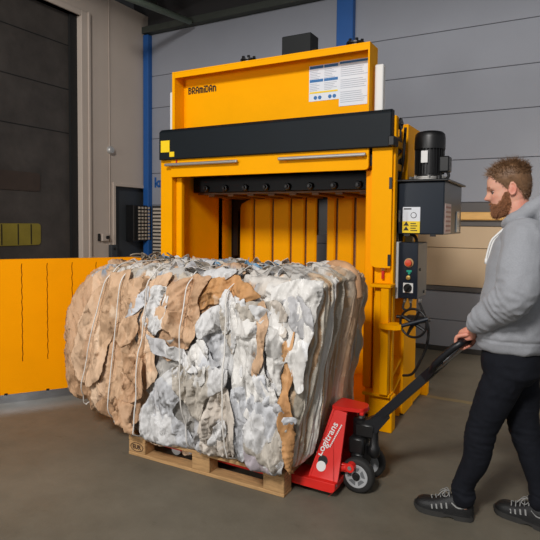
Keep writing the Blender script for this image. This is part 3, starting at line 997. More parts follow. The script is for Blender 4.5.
# pump, piston, axle, wheels
c = MB()
c.lathe((-1.025, JY, 0.15), (0, 0, 1), [(0, 0.06), (0.10, 0.06), (0.11, 0.048), (0.245, 0.048), (0.25, 0.04)], 28)
c.box(-1.08, -0.985, JY - 0.075, JY + 0.075, 0.20, 0.30, 0.012)
c.box(-1.05, -0.93, JY - 0.055, JY + 0.055, 0.30, 0.385, 0.012)
c.box(-1.06, -0.99, JY - 0.08, JY + 0.08, 0.13, 0.21, 0.01)
c.build('pump', M_blkp, PJ, angle=40)
c = MB(); c.cyl((-1.025, JY, 0.395), (-1.025, JY, 0.45), 0.019, n=20)
c.build('piston', M_steel, PJ, angle=40)
c = MB(); c.lathe((-0.935, JY - 0.03, 0.19), (0, 0, 1), [(0, 0.02), (0.02, 0.034), (0.06, 0.034), (0.07, 0.026), (0.15, 0.022)], 20)
c.build('valve_cylinder', M_blk, PJ, angle=40)
c = MB(); c.cyl((-0.935, JY - 0.03, 0.26), (-0.935, JY - 0.03, 0.33), 0.016, n=16)
c.build('valve_rod', M_steel, PJ)
for s in (-1, 1):
    c = MB()
    c.tube([(-1.12, JY + s * 0.16, 0.130), (-1.032, JY + s * 0.15, 0.160)], 0.02, 12)
    c.cyl((-1.032, JY + s * 0.135, 0.160), (-1.032, JY + s * 0.175, 0.160), 0.026, n=20)
    c.box(-1.14, -1.05, JY + s * 0.155 - 0.012, JY + s * 0.155 + 0.012, 0.126, 0.172, 0.004)
    lk_ = c.build('link_arm', M_red, PJ, angle=40)
    c = MB(); c.cyl((-1.032, JY + s * 0.177 , 0.160), (-1.032, JY + s * 0.170, 0.160), 0.012, n=12)
    c.build('link_pin', M_steel, lk_)
MB().cyl((-1.006, JY - 0.15, 0.101), (-1.006, JY + 0.15, 0.101), 0.016, n=16).build('axle', M_blk, PJ)
M_rim = mat('rim_grey', rgb(186, 188, 190), 0.4, metal=0.3, var=0.06)
for s in (-1, 1):
    yc = JY + s * 0.105
    c = MB()
    c.lathe((-1.006, yc - 0.027, 0.101), (0, 1, 0), [(0.0, 0.068), (0.0, 0.088), (0.005, 0.096), (0.014, 0.0995), (0.040, 0.0995), (0.049, 0.096), (0.054, 0.088), (0.054, 0.068)], 48)
    wh = c.build('steer_wheel', M_rub, PJ, angle=40)
    wh['label'] = 'black-tyred steering wheel with a light grey five-pocket rim'
    c = MB()
    c.lathe((-1.006, yc - 0.0285, 0.101), (0, 1, 0), [(0, 0.060), (0.0, 0.066), (0.004, 0.0695), (0.053, 0.0695), (0.057, 0.066), (0.057, 0.060)], 40)
    rm = c.build('rim', M_rim, wh, angle=40)
    c = MB()
    for k in range(5):
        a0 = 2 * PI * k / 5 + 0.4
        pts = []
        for (r, da) in ((0.032, -0.42), (0.032, 0.42), (0.055, 0.46), (0.055, -0.46)):
            pts.append((-1.006 + r * math.cos(a0 + da), 0.101 + r * math.sin(a0 + da)))
        c.prism(round_poly(pts, 0.006), 'y', yc + s * 0.0292, yc + s * 0.0272)
    c.build('rim_pocket', mat('pocket_grey', rgb(104, 106, 108), 0.5), rm)
    c = MB(); c.lathe((-1.006, yc + s * 0.028, 0.101), (0, s, 0), [(0, 0.024), (0.008, 0.022), (0.010, 0.014), (0.012, 0.0)], 20)
    c.build('hub_cap', M_blkp, rm, angle=40)
# handle: pivot bracket, bar, loop grip, release lever
hp = Vector((-0.975, JY, 0.360)); h1 = Vector((-0.60, 2.945, 0.765)); h2 = Vector((-0.447, 2.905, 0.982))
c = MB()
c.hull_quad([(-1.02, JY - 0.045, 0.32), (-0.95, JY - 0.045, 0.30), (-0.86, JY - 0.045, 0.42), (-0.87, JY - 0.045, 0.46), (-0.99, JY - 0.045, 0.40)],
            [(-1.02, JY + 0.045, 0.32), (-0.95, JY + 0.045, 0.30), (-0.86, JY + 0.02, 0.42), (-0.87, JY + 0.02, 0.46), (-0.99, JY + 0.045, 0.40)])
hb = c.build('handle_bracket', M_handle, PJ)
c = MB(); c.lathe((-0.972, JY - 0.044, 0.358), (0, -1, 0), [(0, 0.016), (0.006, 0.016), (0.010, 0.010)], 16)
c.build('pivot_bolt', M_steel, hb, angle=40)
axd = (h1 - hp).normalized()
side = Vector((0.19, 0.98, 0)); side = (side - axd * side.dot(axd)).normalized()
nrm = axd.cross(side)
def hpt(t, s, k=0.0):
    return hp + axd * t + side * s + nrm * k
LH = (h1 - hp).length
c = MB()
def rbar(p0, p1, w, d):
    """flat-sided bar in the handle's frame between two (t, s) points"""
    A = [hpt(p0[0], p0[1] - w, -d), hpt(p0[0], p0[1] + w, -d), hpt(p0[0], p0[1] + w, d), hpt(p0[0], p0[1] - w, d)]
    B = [hpt(p1[0], p1[1] - w, -d), hpt(p1[0], p1[1] + w, -d), hpt(p1[0], p1[1] + w, d), hpt(p1[0], p1[1] - w, d)]
    c.hull_quad(A, B)
rbar((0.04, 0), (LH, 0), 0.026, 0.024)
hd = c.build('handle_bar', M_handle, PJ)
c = MB()
HT = (h2 - hp).dot(axd)
lp = [hpt(LH - 0.03, -0.015), hpt(LH + 0.03, -0.06), hpt(LH + 0.09, -0.10, 0.006), hpt(HT - 0.05, -0.115, 0.004), hpt(HT - 0.01, -0.108), hpt(HT, -0.08),
      hpt(HT, 0.08), hpt(HT - 0.01, 0.108), hpt(HT - 0.05, 0.115, 0.004), hpt(LH + 0.09, 0.10, 0.006), hpt(LH + 0.03, 0.06), hpt(LH - 0.03, 0.015)]
c.tube(spline(lp, 6), 0.0175, 12)
lpo = c.build('loop_grip', M_handle, PJ, smooth=True)
c = MB(); c.hull_quad([hpt(LH - 0.06, -0.035, -0.022), hpt(LH - 0.06, 0.035, -0.022), hpt(LH + 0.05, 0.075, -0.018), hpt(LH + 0.05, -0.075, -0.018)],
                      [hpt(LH - 0.06, -0.035, 0.022), hpt(LH - 0.06, 0.035, 0.022), hpt(LH + 0.05, 0.075, 0.018), hpt(LH + 0.05, -0.075, 0.018)])
c.build('loop_yoke', M_handle, lpo)
c = MB(); c.tube([hpt(LH + 0.02, -0.055, -0.012), hpt(LH + 0.10, -0.062, -0.020), hpt(HT - 0.015, -0.05, -0.022)], 0.006, 8)
c.build('release_lever', M_steel, lpo)

# ------------------------------------------------------------------ bale of waste paper
BA = thing('paper_bale', (-2.15, 3.03, 0.139), 'big strapped bale of crumpled brown kraft and white waste paper on the pallet', 'bale')

_perm = np.arange(256); np.random.default_rng(5).shuffle(_perm); _perm = np.concatenate([_perm, _perm, _perm])
_grad = np.random.default_rng(6).normal(size=(256, 3)); _grad /= np.linalg.norm(_grad, axis=1)[:, None]
def pnoise(q):
    i = np.floor(q).astype(np.int64); f = q - i
    u = f * f * f * (f * (f * 6 - 15) + 10)
    i &= 255
    def h(dx, dy, dz):
        k = _perm[_perm[_perm[(i[:, 0] + dx) & 255] + ((i[:, 1] + dy) & 255)] + ((i[:, 2] + dz) & 255)]
        g = _grad[k & 255]
        return g[:, 0] * (f[:, 0] - dx) + g[:, 1] * (f[:, 1] - dy) + g[:, 2] * (f[:, 2] - dz)
    def L(a, b, t): return a + (b - a) * t
    x00 = L(h(0, 0, 0), h(1, 0, 0), u[:, 0]); x10 = L(h(0, 1, 0), h(1, 1, 0), u[:, 0])
    x01 = L(h(0, 0, 1), h(1, 0, 1), u[:, 0]); x11 = L(h(0, 1, 1), h(1, 1, 1), u[:, 0])
    return L(L(x00, x10, u[:, 1]), L(x01, x11, u[:, 1]), u[:, 2])
def rand_rots(n, g):
    q = g.normal(size=(n, 4)); q /= np.linalg.norm(q, axis=1)[:, None]
    w, x, y, z = q.T
    return np.stack([np.stack([1 - 2 * (y * y + z * z), 2 * (x * y - z * w), 2 * (x * z + y * w)], -1),
                     np.stack([2 * (x * y + z * w), 1 - 2 * (x * x + z * z), 2 * (y * z - x * w)], -1),
                     np.stack([2 * (x * z - y * w), 2 * (y * z + x * w), 1 - 2 * (x * x + y * y)], -1)], 1)
def facets(P, seeds, grads, base, k=14, chunk=20000):
    """height and id of the topmost tilted sheet over each point"""
    H = np.empty(len(P)); I = np.empty(len(P), int)
    for a in range(0, len(P), chunk):
        p = P[a:a + chunk]
        d2 = ((p[:, None, :] - seeds[None]) ** 2).sum(-1)
        idx = np.argpartition(d2, k, axis=1)[:, :k]
        ps = p[:, None, :] - seeds[idx]
        hh = base[idx] + (grads[idx] * ps).sum(-1) - np.take_along_axis(d2, idx, 1) * 0.9
        j = hh.argmax(1)
        H[a:a + chunk] = hh[np.arange(len(p)), j]; I[a:a + chunk] = idx[np.arange(len(p)), j]
    return H, I
def creases(P, scale, g, n=90, amp=0.35):
    lo, hi = P.min(0), P.max(0)
    vol = np.prod(np.maximum(hi - lo, 0.02))
    n = int(min(2600, max(n, 0)))
    s = P[g.integers(0, len(P), n)] + g.normal(size=(n, 3)) * scale * 0.1
    gr = g.normal(size=(n, 3)) * amp
    ba = g.normal(size=n) * scale * 0.10
    H, I = facets(P, s, gr, ba)
    return H, I

# base solid: rounded box whose left end bulges past the pallet
KX = np.array([-3.29, -3.265, -3.20, -3.12, -3.02, -2.90, -2.72, -2.5, -2.2, -1.9, -1.6, -1.42, -1.33, -1.292])
KT = np.array([0.58, 0.67, 0.80, 0.92, 1.05, 1.17, 1.235, 1.245, 1.245, 1.24, 1.235, 1.235, 1.23, 1.20])
KB = np.array([0.46, 0.42, 0.365, 0.32, 0.285, 0.25, 0.20, 0.16, 0.150, 0.150, 0.150, 0.150, 0.152, 0.17])
KF = np.array([2.98, 2.90, 2.80, 2.71, 2.66, 2.625, 2.60, 2.59, 2.585, 2.585, 2.59, 2.60, 2.605, 2.63])
KK = np.array([3.04, 3.14, 3.24, 3.32, 3.38, 3.42, 3.44, 3.44, 3.44, 3.44, 3.44, 3.43, 3.42, 3.40])
nA = 620
ph = np.linspace(0, 2 * PI, 8001)
NEXP = 7.0
cu_ = np.sign(np.cos(ph)) * np.abs(np.cos(ph)) ** (2 / NEXP); su_ = np.sign(np.sin(ph)) * np.abs(np.sin(ph)) ** (2 / NEXP)
arc = np.concatenate([[0], np.cumsum(np.hypot(np.diff(cu_) * 0.42, np.diff(su_) * 0.54))])
aa = np.interp(np.linspace(0, arc[-1], nA, endpoint=False), arc, ph)
cu_ = np.sign(np.cos(aa)) * np.abs(np.cos(aa)) ** (2 / NEXP); su_ = np.sign(np.sin(aa)) * np.abs(np.sin(aa)) ** (2 / NEXP)
XS = np.concatenate([np.linspace(-3.29, -3.22, 16)[:-1], np.linspace(-3.22, -1.292, 390)])
T = np.interp(XS, KX, KT); B_ = np.interp(XS, KX, KB); Fy = np.interp(XS, KX, KF); Ky = np.interp(XS, KX, KK)
def smooth(a, k=9):
    p = np.pad(a, k, mode='edge'); return np.convolve(p, np.ones(2 * k + 1) / (2 * k + 1), 'valid')
T, B_, Fy, Ky = [np.concatenate([a[:12], smooth(a)[12:]]) for a in (T, B_, Fy, Ky)]
G = np.empty((len(XS), nA, 3))
G[:, :, 1] = ((Fy + Ky) / 2)[:, None] + ((Ky - Fy) / 2)[:, None] * cu_[None]
G[:, :, 2] = ((T + B_) / 2)[:, None] + ((T - B_) / 2)[:, None] * su_[None]
G[:, :, 0] = XS[:, None]
# right end: rings shrinking to the middle
last = G[-1]
cen = np.array([0, last[:, 1].mean(), last[:, 2].mean()])
caps = []
for t in np.linspace(0, 1, 110)[1:]:
    r = last.copy()
    r[:, 1] = cen[1] + (last[:, 1] - cen[1]) * (1 - t); r[:, 2] = cen[2] + (last[:, 2] - cen[2]) * (1 - t)
    r[:, 0] = -1.292 + 0.02 * min(1, t * 8)
    caps.append(r)
first = G[0]
c0 = np.array([-3.292, first[:, 1].mean(), first[:, 2].mean()])
pre = []
for t in np.linspace(1, 0, 12)[:-1]:
    pre.append(c0 + (first - c0) * (1 - t))
G = np.concatenate([np.array(pre), G, np.array(caps)])
nR = len(G)
def lean(P):
    """the right end leans out towards its top"""
    w = np.clip((P[..., 0] + 1.75) / 0.45, 0, 1); w = w * w * (3 - 2 * w)
    Q = P.copy(); Q[..., 0] = P[..., 0] + w * 0.17 * (P[..., 2] - 0.15) / 1.05
    return Q
G = lean(G)
P = G.reshape(-1, 3)
du = np.empty_like(G); du[1:-1] = G[2:] - G[:-2]; du[0] = G[1] - G[0]; du[-1] = G[-1] - G[-2]
dv = np.roll(G, -1, 1) - np.roll(G, 1, 1)
N = np.cross(dv.reshape(-1, 3), du.reshape(-1, 3))
N /= np.maximum(np.linalg.norm(N, axis=1), 1e-9)[:, None]
ctr = np.array([-2.2, 3.02, 0.68])
if ((P - ctr) * N).sum(1).mean() < 0: N = -N
for s_ in range(3):   # smooth the normals
    NG = N.reshape(nR, nA, 3)
    NG = NG + np.roll(NG, 1, 1) + np.roll(NG, -1, 1)
    N = NG.reshape(-1, 3); N /= np.maximum(np.linalg.norm(N, axis=1), 1e-9)[:, None]

STRAPS = [-2.74, -2.53, -2.30, -1.97, -1.66]
SLANT = [0.34, 0.12, 0.10, 0.02, 0.0]
endw = np.clip((P[:, 0] + 1.42) / 0.08, 0, 1) * np.clip(N[:, 0] * 2, 0, 1)
topw = np.clip((N[:, 2] - 0.35) * 2.2, 0, 1)
frontw = np.clip(1 - endw - topw, 0, 1)
gB = np.random.default_rng(21)
# pillows between the straps on the front
sx = np.array(STRAPS); sag = 0.10 * (P[:, 2] - 0.7) 
xs_ = P[:, 0]
dmin = np.abs(xs_[:, None] - sx[None] - np.array(SLANT)[None] * (P[:, 2:3] - 0.85)).min(1)
pill = 0.066 * (1 - np.exp(-(dmin / 0.075) ** 2)) - 0.042
disp = pill * np.clip(frontw + topw * 0.5, 0, 1)
# big sheets (colour by sheet) and small creases
nS = 260
si = gB.integers(0, len(P), nS * 3)
S1 = P[si[:nS]]
g1 = gB.normal(size=(nS, 3)) * 0.15
AN_ = np.array([1, 1, 0.5])
H1, I1 = facets(P * AN_, S1 * AN_, g1, gB.normal(size=nS) * 0.014)
H1 -= H1.mean()
S2 = P[gB.integers(0, len(P), 2000)]
H2, I2 = facets(P * AN_, S2 * AN_, gB.normal(size=(2000, 3)) * 0.36, gB.normal(size=2000) * 0.005)
H2 -= H2.mean()
tilt_ = (gB.normal(size=nS) * 0.45)[I1]; off = gB.normal(size=(nS, 3))[I1] * 20
hx_ = P[:, 0] * 0.85 - P[:, 1] * 0.6
q = np.stack([(hx_ * np.cos(tilt_) + P[:, 2] * np.sin(tilt_)) * 17.0, (-hx_ * np.sin(tilt_) + P[:, 2] * np.cos(tilt_)) * 3.5, np.zeros(len(P))], -1) + off
q += 0.6 * np.stack([pnoise(P * 9), pnoise(P * 9 + 31), pnoise(P * 9 + 77)], -1)
rid = 1 - 2 * np.abs(pnoise(q)); rid2 = 1 - 2 * np.abs(pnoise(q * 2.3 + 9))
WHITEPOLY = [(-1.85, 1.07), (-1.62, 1.02), (-1.50, 1.20), (-1.0, 1.25), (-1.0, 0.1), (-2.55, 0.1), (-2.52, 0.26), (-2.36, 0.50), (-2.12, 0.72), (-1.86, 0.88)]
def inpoly(x, z, poly):
    r = False; j = len(poly) - 1
    for i in range(len(poly)):
        xi, zi = poly[i]; xj, zj = poly[j]
        if (zi > z) != (zj > z) and x < (xj - xi) * (z - zi) / (zj - zi) + xi: r = not r
        j = i
    return r
wflag = np.zeros(nS)
for i in range(nS): wflag[i] = 1.0 if (inpoly(S1[i][0], S1[i][2], WHITEPOLY) and S1[i][0] > -2.6) else 0.0
wf_ = wflag[I1]
disp += frontw * (H1 * 0.95 + H2 * (0.20 + 0.30 * wf_) + 0.018 * rid ** 3 + 0.005 * rid2 ** 3 - 0.004)
# strata on the right end: standing layers seen edge-on
ys = P[:, 1] + 0.035 * pnoise(P * np.array([3, 3, 5.0])) + 0.012 * pnoise(P * np.array([9, 9, 14.0]))
zz = P[:, 2]
def n1(v, z, a): return pnoise(np.stack([v * a, z * 1.6, np.full_like(v, 3.3 + a)], -1))
strat = 0.045 * n1(ys, zz, 13) + 0.032 * n1(ys, zz * 1.6, 30) + 0.022 * n1(ys, zz * 2, 75)
roll = np.exp(-((P[:, 1] - 3.13 - 0.02 * np.sin(zz * 5)) / 0.075) ** 2)
roll2 = np.exp(-((P[:, 1] - 3.36) / 0.05) ** 2)
disp += endw * (strat * (1 - 0.8 * roll) + 0.035 * roll + roll2 * (0.015 + 0.05 * pnoise(P * np.array([6, 6, 9.0]))) + 0.010 * H2 * 20 * 0.1)
# top: torn edges running across
tq = P * np.array([7.0, 26.0, 10.0])
disp += topw * (0.022 * (1 - 2 * np.abs(pnoise(tq + 0.7 * np.stack([pnoise(P * 8 + 5)] * 3, -1)))) + 0.3 * H1 + 0.4 * H2 + 0.01 * pnoise(P * 30))
low = np.clip((0.24 - P[:, 2]) / 0.08, 0, 1) * np.clip((P[:, 0] + 2.6) / 0.1, 0, 1)
disp *= (1 - 0.9 * low * np.clip(-N[:, 2] * 3, 0, 1))
disp = np.clip(disp, -0.09, 0.085)
Q = P + N * disp[:, None]
# the underside rests on the deck
over = (Q[:, 0] > PX0 - 0.02) 
Q[:, 2] = np.where(over, np.maximum(Q[:, 2], 0.1405), Q[:, 2])

# colours by sheet, in broad zones of kraft and white
def lin(c): return np.array([s2l(v * 0.98) for v in c])
KRAFT = [lin(c) for c in ((206, 170, 136), (196, 158, 124), (214, 180, 148), (188, 150, 116), (222, 192, 162))]
WHITE = [lin(c) for c in ((214, 213, 212), (200, 201, 204), (222, 219, 214), (190, 189, 190), (206, 196, 184))]
MIXED = [lin(c) for c in ((198, 188, 172), (184, 180, 174), (206, 200, 192), (170, 160, 146), (196, 172, 146), (150, 160, 172), (214, 208, 200))]
STRAT = [lin(c) * 1.25 for c in ((178, 168, 152), (158, 150, 136), (196, 188, 174), (166, 136, 106), (150, 138, 120), (206, 202, 196), (176, 146, 112), (204, 200, 192), (146, 150, 152))]
scol = np.zeros((nS, 3))
for i in range(nS):
    x, y, z = S1[i]
    if inpoly(x, z, WHITEPOLY) and x > -2.6:
        pal = WHITE if gB.random() > 0.12 else MIXED
    else:
        pal = KRAFT if gB.random() > 0.10 else WHITE
    scol[i] = pal[gB.integers(len(pal))] * (0.94 + 0.12 * gB.random())
Cc = scol[I1]
KR_ = (P[:, 0] > -1.27) & (P[:, 1] > 3.0)
tcol = np.array([MIXED[gB.integers(len(MIXED))] if gB.random() > 0.2 else KRAFT[gB.integers(5)] for _ in range(2000)])[I2]
tcol[KR_] = KRAFT[0]
wt = np.clip(topw * 1.6 - 0.25 + 0.8 * pnoise(P * 9), 0, 1)[:, None]
kx_ = (P[:, 0] > -2.72).astype(float)[:, None]
Cc = Cc * (1 - wt * kx_) + tcol * wt * kx_
sid = np.floor((ys * 62 + 1.4 * n1(ys, zz, 20)) + 0.35 * pnoise(P * 7) * 3).astype(int) % 97
st97 = np.array([STRAT[gB.integers(len(STRAT))] for _ in range(97)])
ecol = st97[sid] * (1.0 + 0.35 * pnoise(np.stack([ys * 150, zz * 2.5, np.full_like(zz, 8.8)], -1)))[:, None]
kr = np.clip(roll * 1.3 + (P[:, 1] > 3.2) * (pnoise(P * 5) > -0.15), 0, 1)[:, None]
ecol = ecol * (1 - kr) + (KRAFT[0] * 1.1)[None] * kr
we = np.clip(endw * 2 - 0.3, 0, 1)[:, None]
Cc = Cc * (1 - we) + ecol * we

def grid_mesh(name, V, nr, nc, closed, colors, caps=True):
    idx = np.arange(nr * nc).reshape(nr, nc)
    a = idx[:-1]; b_ = idx[1:]
    if closed:
        f = np.stack([a, np.roll(a, -1, 1), np.roll(b_, -1, 1), b_], -1).reshape(-1, 4)
    else:
        f = np.stack([a[:, :-1], a[:, 1:], b_[:, 1:], b_[:, :-1]], -1).reshape(-1, 4)
    me = bpy.data.meshes.new(name)
    me.from_pydata(V.tolist(), [], f.tolist())
    if colors is not None:
        ca = me.color_attributes.new('paper_colour', 'FLOAT_COLOR', 'POINT')
        ca.data.foreach_set('color', np.concatenate([colors, np.ones((len(colors), 1))], 1).astype(np.float32).ravel())
    return me, f
def crinkle(m):
    nt = m.node_tree; bs = nt.nodes['Principled BSDF']
    tc = nt.nodes.new('ShaderNodeTexCoord')
    nz = nt.nodes.new('ShaderNodeTexNoise'); nz.inputs['Scale'].default_value = 9; nz.inputs['Detail'].default_value = 3
    nt.links.new(tc.outputs['Object'], nz.inputs['Vector'])
    ad = nt.nodes.new('ShaderNodeMix'); ad.data_type = 'RGBA'; ad.blend_type = 'LINEAR_LIGHT'; ad.inputs[0].default_value = 0.045
    nt.links.new(tc.outputs['Object'], ad.inputs[6]); nt.links.new(nz.outputs['Color'], ad.inputs[7])
    mpz = nt.nodes.new('ShaderNodeMapping'); mpz.inputs['Scale'].default_value = (1, 1, 0.42)
    nt.links.new(ad.outputs[2], mpz.inputs[0])
    ge = nt.nodes.new('ShaderNodeNewGeometry')
    acc = ge.outputs['Normal']
    for sc_, st_ in ((10.0, 0.50), (24.0, 0.48), (55.0, 0.26)):
        vo = nt.nodes.new('ShaderNodeTexVoronoi'); vo.inputs['Scale'].default_value = sc_
        nt.links.new(mpz.outputs[0], vo.inputs['Vector'])
        sb_ = nt.nodes.new('ShaderNodeVectorMath'); sb_.operation = 'SUBTRACT'; sb_.inputs[1].default_value = (0.5, 0.5, 0.5)
        nt.links.new(vo.outputs['Color'], sb_.inputs[0])
        sc2 = nt.nodes.new('ShaderNodeVectorMath'); sc2.operation = 'SCALE'; sc2.inputs['Scale'].default_value = st_
        nt.links.new(sb_.outputs[0], sc2.inputs[0])
        av = nt.nodes.new('ShaderNodeVectorMath'); av.operation = 'ADD'
        nt.links.new(acc, av.inputs[0]); nt.links.new(sc2.outputs[0], av.inputs[1])
        acc = av.outputs[0]
    nm_ = nt.nodes.new('ShaderNodeVectorMath'); nm_.operation = 'NORMALIZE'
    nt.links.new(acc, nm_.inputs[0])
    nt.links.new(nm_.outputs[0], bs.inputs['Normal'])
M_paperb = mat('bale_paper', (0.5, 0.5, 0.5, 1), 0.62, attr='paper_colour', var=0.09, vscale=14, bump=0, spec=0.3)
M_plast = mat('bale_film', (0.5, 0.5, 0.5, 1), 0.42, attr='paper_colour', var=0.07, vscale=12, bump=0, spec=0.45)
crinkle(M_paperb); crinkle(M_plast)
me, f_ = grid_mesh('pressed_paper', Q, nR, nA, True, Cc)
bm = bmesh.new(); bm.from_mesh(me); bmesh.ops.recalc_face_normals(bm, faces=bm.faces); bm.to_mesh(me); bm.free()
core = link('pressed_paper', me, M_paperb, BA, smooth=True)

# depth of the bale's front over (x, z), used to lay loose sheets on it
GX, GZ = np.arange(-3.45, -0.95, 0.01), np.arange(0.08, 1.36, 0.01)
FR = np.full((len(GX), len(GZ)), np.nan)
ix = np.clip(((Q[:, 0] - GX[0]) / 0.01).round().astype(int), 0, len(GX) - 1); iz = np.clip(((Q[:, 2] - GZ[0]) / 0.01).round().astype(int), 0, len(GZ) - 1)
buf = np.full(len(GX) * len(GZ), 9.0)
np.minimum.at(buf, ix * len(GZ) + iz, Q[:, 1])
FR = buf.reshape(len(GX), len(GZ))
bad = FR > 3.1
FRf = np.where(bad, np.nan, FR)
for _ in range(12):       # fill the outside by growing
    pads = np.pad(FRf, 1, constant_values=np.nan)
    nb = np.stack([pads[1 + a:1 + a + FRf.shape[0], 1 + b2:1 + b2 + FRf.shape[1]] for a in (-1, 0, 1) for b2 in (-1, 0, 1)])
    with np.errstate(all='ignore'):
        import warnings
        with warnings.catch_warnings():
            warnings.simplefilter('ignore')
            mn = np.nanmean(nb, 0)
    FRf = np.where(np.isnan(FRf), mn + 0.006, FRf)
FRf = np.where(np.isnan(FRf), 2.9, FRf)
FB = FRf.copy()
for _ in range(3):        # lowest (nearest) then blurred
    p_ = np.pad(FB, 1, mode='edge')
    FB = np.min(np.stack([p_[1 + a:1 + a + FB.shape[0], 1 + b2:1 + b2 + FB.shape[1]] for a in (-1, 0, 1) for b2 in (-1, 0, 1)]), 0)
for _ in range(5):
    p_ = np.pad(FB, 1, mode='edge')
    FB = np.mean(np.stack([p_[1 + a:1 + a + FB.shape[0], 1 + b2:1 + b2 + FB.shape[1]] for a in (-1, 0, 1) for b2 in (-1, 0, 1)]), 0)
def front(x, z):
    fx = np.clip((x - GX[0]) / 0.01, 0, len(GX) - 1.001); fz = np.clip((z - GZ[0]) / 0.01, 0, len(GZ) - 1.001)
    i = fx.astype(int); j = fz.astype(int); a = fx - i; b2 = fz - j
    return (FB[i, j] * (1 - a) * (1 - b2) + FB[i + 1, j] * a * (1 - b2) + FB[i, j + 1] * (1 - a) * b2 + FB[i + 1, j + 1] * a * b2)

SHV = []
def sheet(name, px, col, offset=0.006, crumple=1.0, seed=0, film=False, label=None, fold=None, step=0.0075, Y0=2.58, curl=0.02):
    """a loose crumpled sheet lying on the bale front; outline given as seen, laid at its real place"""
    g = np.random.default_rng(seed + 100)
    w = [at_y(x, y, Y0) for x, y in px]
    poly = [(p.x, p.z) for p in w]
    poly = round_poly(poly, [min(0.035, 0.3 * min((Vector(poly[i]) - Vector(poly[i - 1])).length, (Vector(poly[(i + 1) % len(poly)]) - Vector(poly[i])).length)) for i in range(len(poly))], 3)
    # ragged rim
    pp_ = []
    for i in range(len(poly)):
        a = np.array(poly[i]); b2 = np.array(poly[(i + 1) % len(poly)])
        m_ = max(1, int(np.linalg.norm(b2 - a) / 0.012))
        for k in range(m_):
            q_ = a + (b2 - a) * k / m_
            pp_.append(q_)
    pp_ = np.array(pp_)
    nn = pnoise(np.stack([pp_[:, 0] * 14, pp_[:, 1] * 14, np.full(len(pp_), seed * 3.7)], -1))
    n2 = pnoise(np.stack([pp_[:, 0] * 40, pp_[:, 1] * 40, np.full(len(pp_), seed * 1.7)], -1))
    tg = np.roll(pp_, -1, 0) - np.roll(pp_, 1, 0); nr_ = np.stack([tg[:, 1], -tg[:, 0]], -1); nr_ /= np.maximum(np.linalg.norm(nr_, axis=1), 1e-6)[:, None]
    pp_ = pp_ + nr_ * (nn * 0.022 + n2 * 0.005)[:, None]
    xe = -1.292 + 0.17 * (pp_[:, 1] - 0.15) / 1.05 + 0.012
    pp_[:, 0] = np.minimum(pp_[:, 0], xe + 0.02 * nn)
    # fill with a grid clipped to the outline
    lo, hi = pp_.min(0), pp_.max(0)
    nx, nz_ = int((hi[0] - lo[0]) / step) + 2, int((hi[1] - lo[1]) / step) + 2
    gx_, gz_ = np.meshgrid(lo[0] + np.arange(nx) * step, lo[1] + np.arange(nz_) * step, indexing='ij')
    X, Z = gx_.ravel(), gz_.ravel()
    ins = np.zeros(len(X), bool)
    j = len(pp_) - 1
    for i in range(len(pp_)):
        xi, zi = pp_[i]; xj, zj = pp_[j]
        cnd = ((zi > Z) != (zj > Z)) & (X < (xj - xi) * (Z - zi) / (zj - zi + 1e-12) + xi)
        ins ^= cnd
        j = i
    # distance to the rim
    dr_ = np.sqrt(((np.stack([X, Z], -1)[:, None, :] - pp_[None, ::2]) ** 2).sum(-1)).min(1)
    ig = np.pad(ins.reshape(nx, nz_), 1)
    dil = np.zeros((nx, nz_), bool)
    for a_ in (0, 1, 2):
        for b_2 in (0, 1, 2): dil |= ig[a_:a_ + nx, b_2:b_2 + nz_]
    near = (~ins) & dil.ravel()
    # pull the first outside row onto the rim for a clean edge
    jj = ((np.stack([X, Z], -1)[:, None, :] - pp_[None]) ** 2).sum(-1).argmin(1)
    X = np.where(near, pp_[jj, 0], X); Z = np.where(near, pp_[jj, 1], Z)
    keep = ins | near
    idm = -np.ones(len(X), int); idm[keep] = np.arange(keep.sum())
    idg = idm.reshape(nx, nz_)
    F = []
    a_, b1, c1, d1_ = idg[:-1, :-1], idg[1:, :-1], idg[1:, 1:], idg[:-1, 1:]
    ok = (a_ >= 0) & (b1 >= 0) & (c1 >= 0) & (d1_ >= 0)
    F = np.stack([a_[ok], b1[ok], c1[ok], d1_[ok]], -1)
    X, Z, dr_ = X[keep], Z[keep], np.where(near, 0, dr_)[keep]
    P3 = np.stack([X, np.zeros_like(X), Z], -1)
    area = (hi[0] - lo[0]) * (hi[1] - lo[1])
    n_s = int(np.clip(area / 0.0045, 12, 400))
    A3 = np.array([1, 1, 0.45]); P3a = P3 * A3
    s_ = P3a[g.integers(0, len(P3), n_s)]
    gr = g.normal(size=(n_s, 3)) * 0.36 * crumple; gr[:, 1] = 0
    hh, ii = facets(P3a, s_, gr, g.normal(size=n_s) * 0.006, k=min(10, n_s - 1))
    n_b = int(np.clip(area / 0.02, 6, 60))
    s_ = P3a[g.integers(0, len(P3), n_b)]
    gr = g.normal(size=(n_b, 3)) * 0.22 * crumple; gr[:, 1] = 0
    hb_, ib = facets(P3a, s_, gr, g.normal(size=n_b) * 0.012, k=min(6, n_b - 1))
    an = g.normal() * 0.5 if fold is None else fold - PI / 2
    qq = np.stack([(X * math.cos(an) + Z * math.sin(an)) * 18, (-X * math.sin(an) + Z * math.cos(an)) * 3.5, np.full_like(X, seed * 5.1)], -1)
    qq[:, :2] += 0.8 * np.stack([pnoise(P3 * 8 + 3), pnoise(P3 * 8 + 40)], -1)
    rd = 1 - 2 * np.abs(pnoise(qq)); rd2 = 1 - 2 * np.abs(pnoise(qq * 2.2 + 7))
    hgt = (hh - hh.mean()) * 0.7 + (hb_ - hb_.mean()) * 0.9 + crumple * (0.016 * rd ** 3 + 0.006 * rd2 ** 3)
    rim = np.exp(-(dr_ / 0.02) ** 2)
    crl = curl * rim * pnoise(np.stack([X * 9, Z * 9, np.full_like(X, seed * 2.3 + 50)], -1)) * 1.5
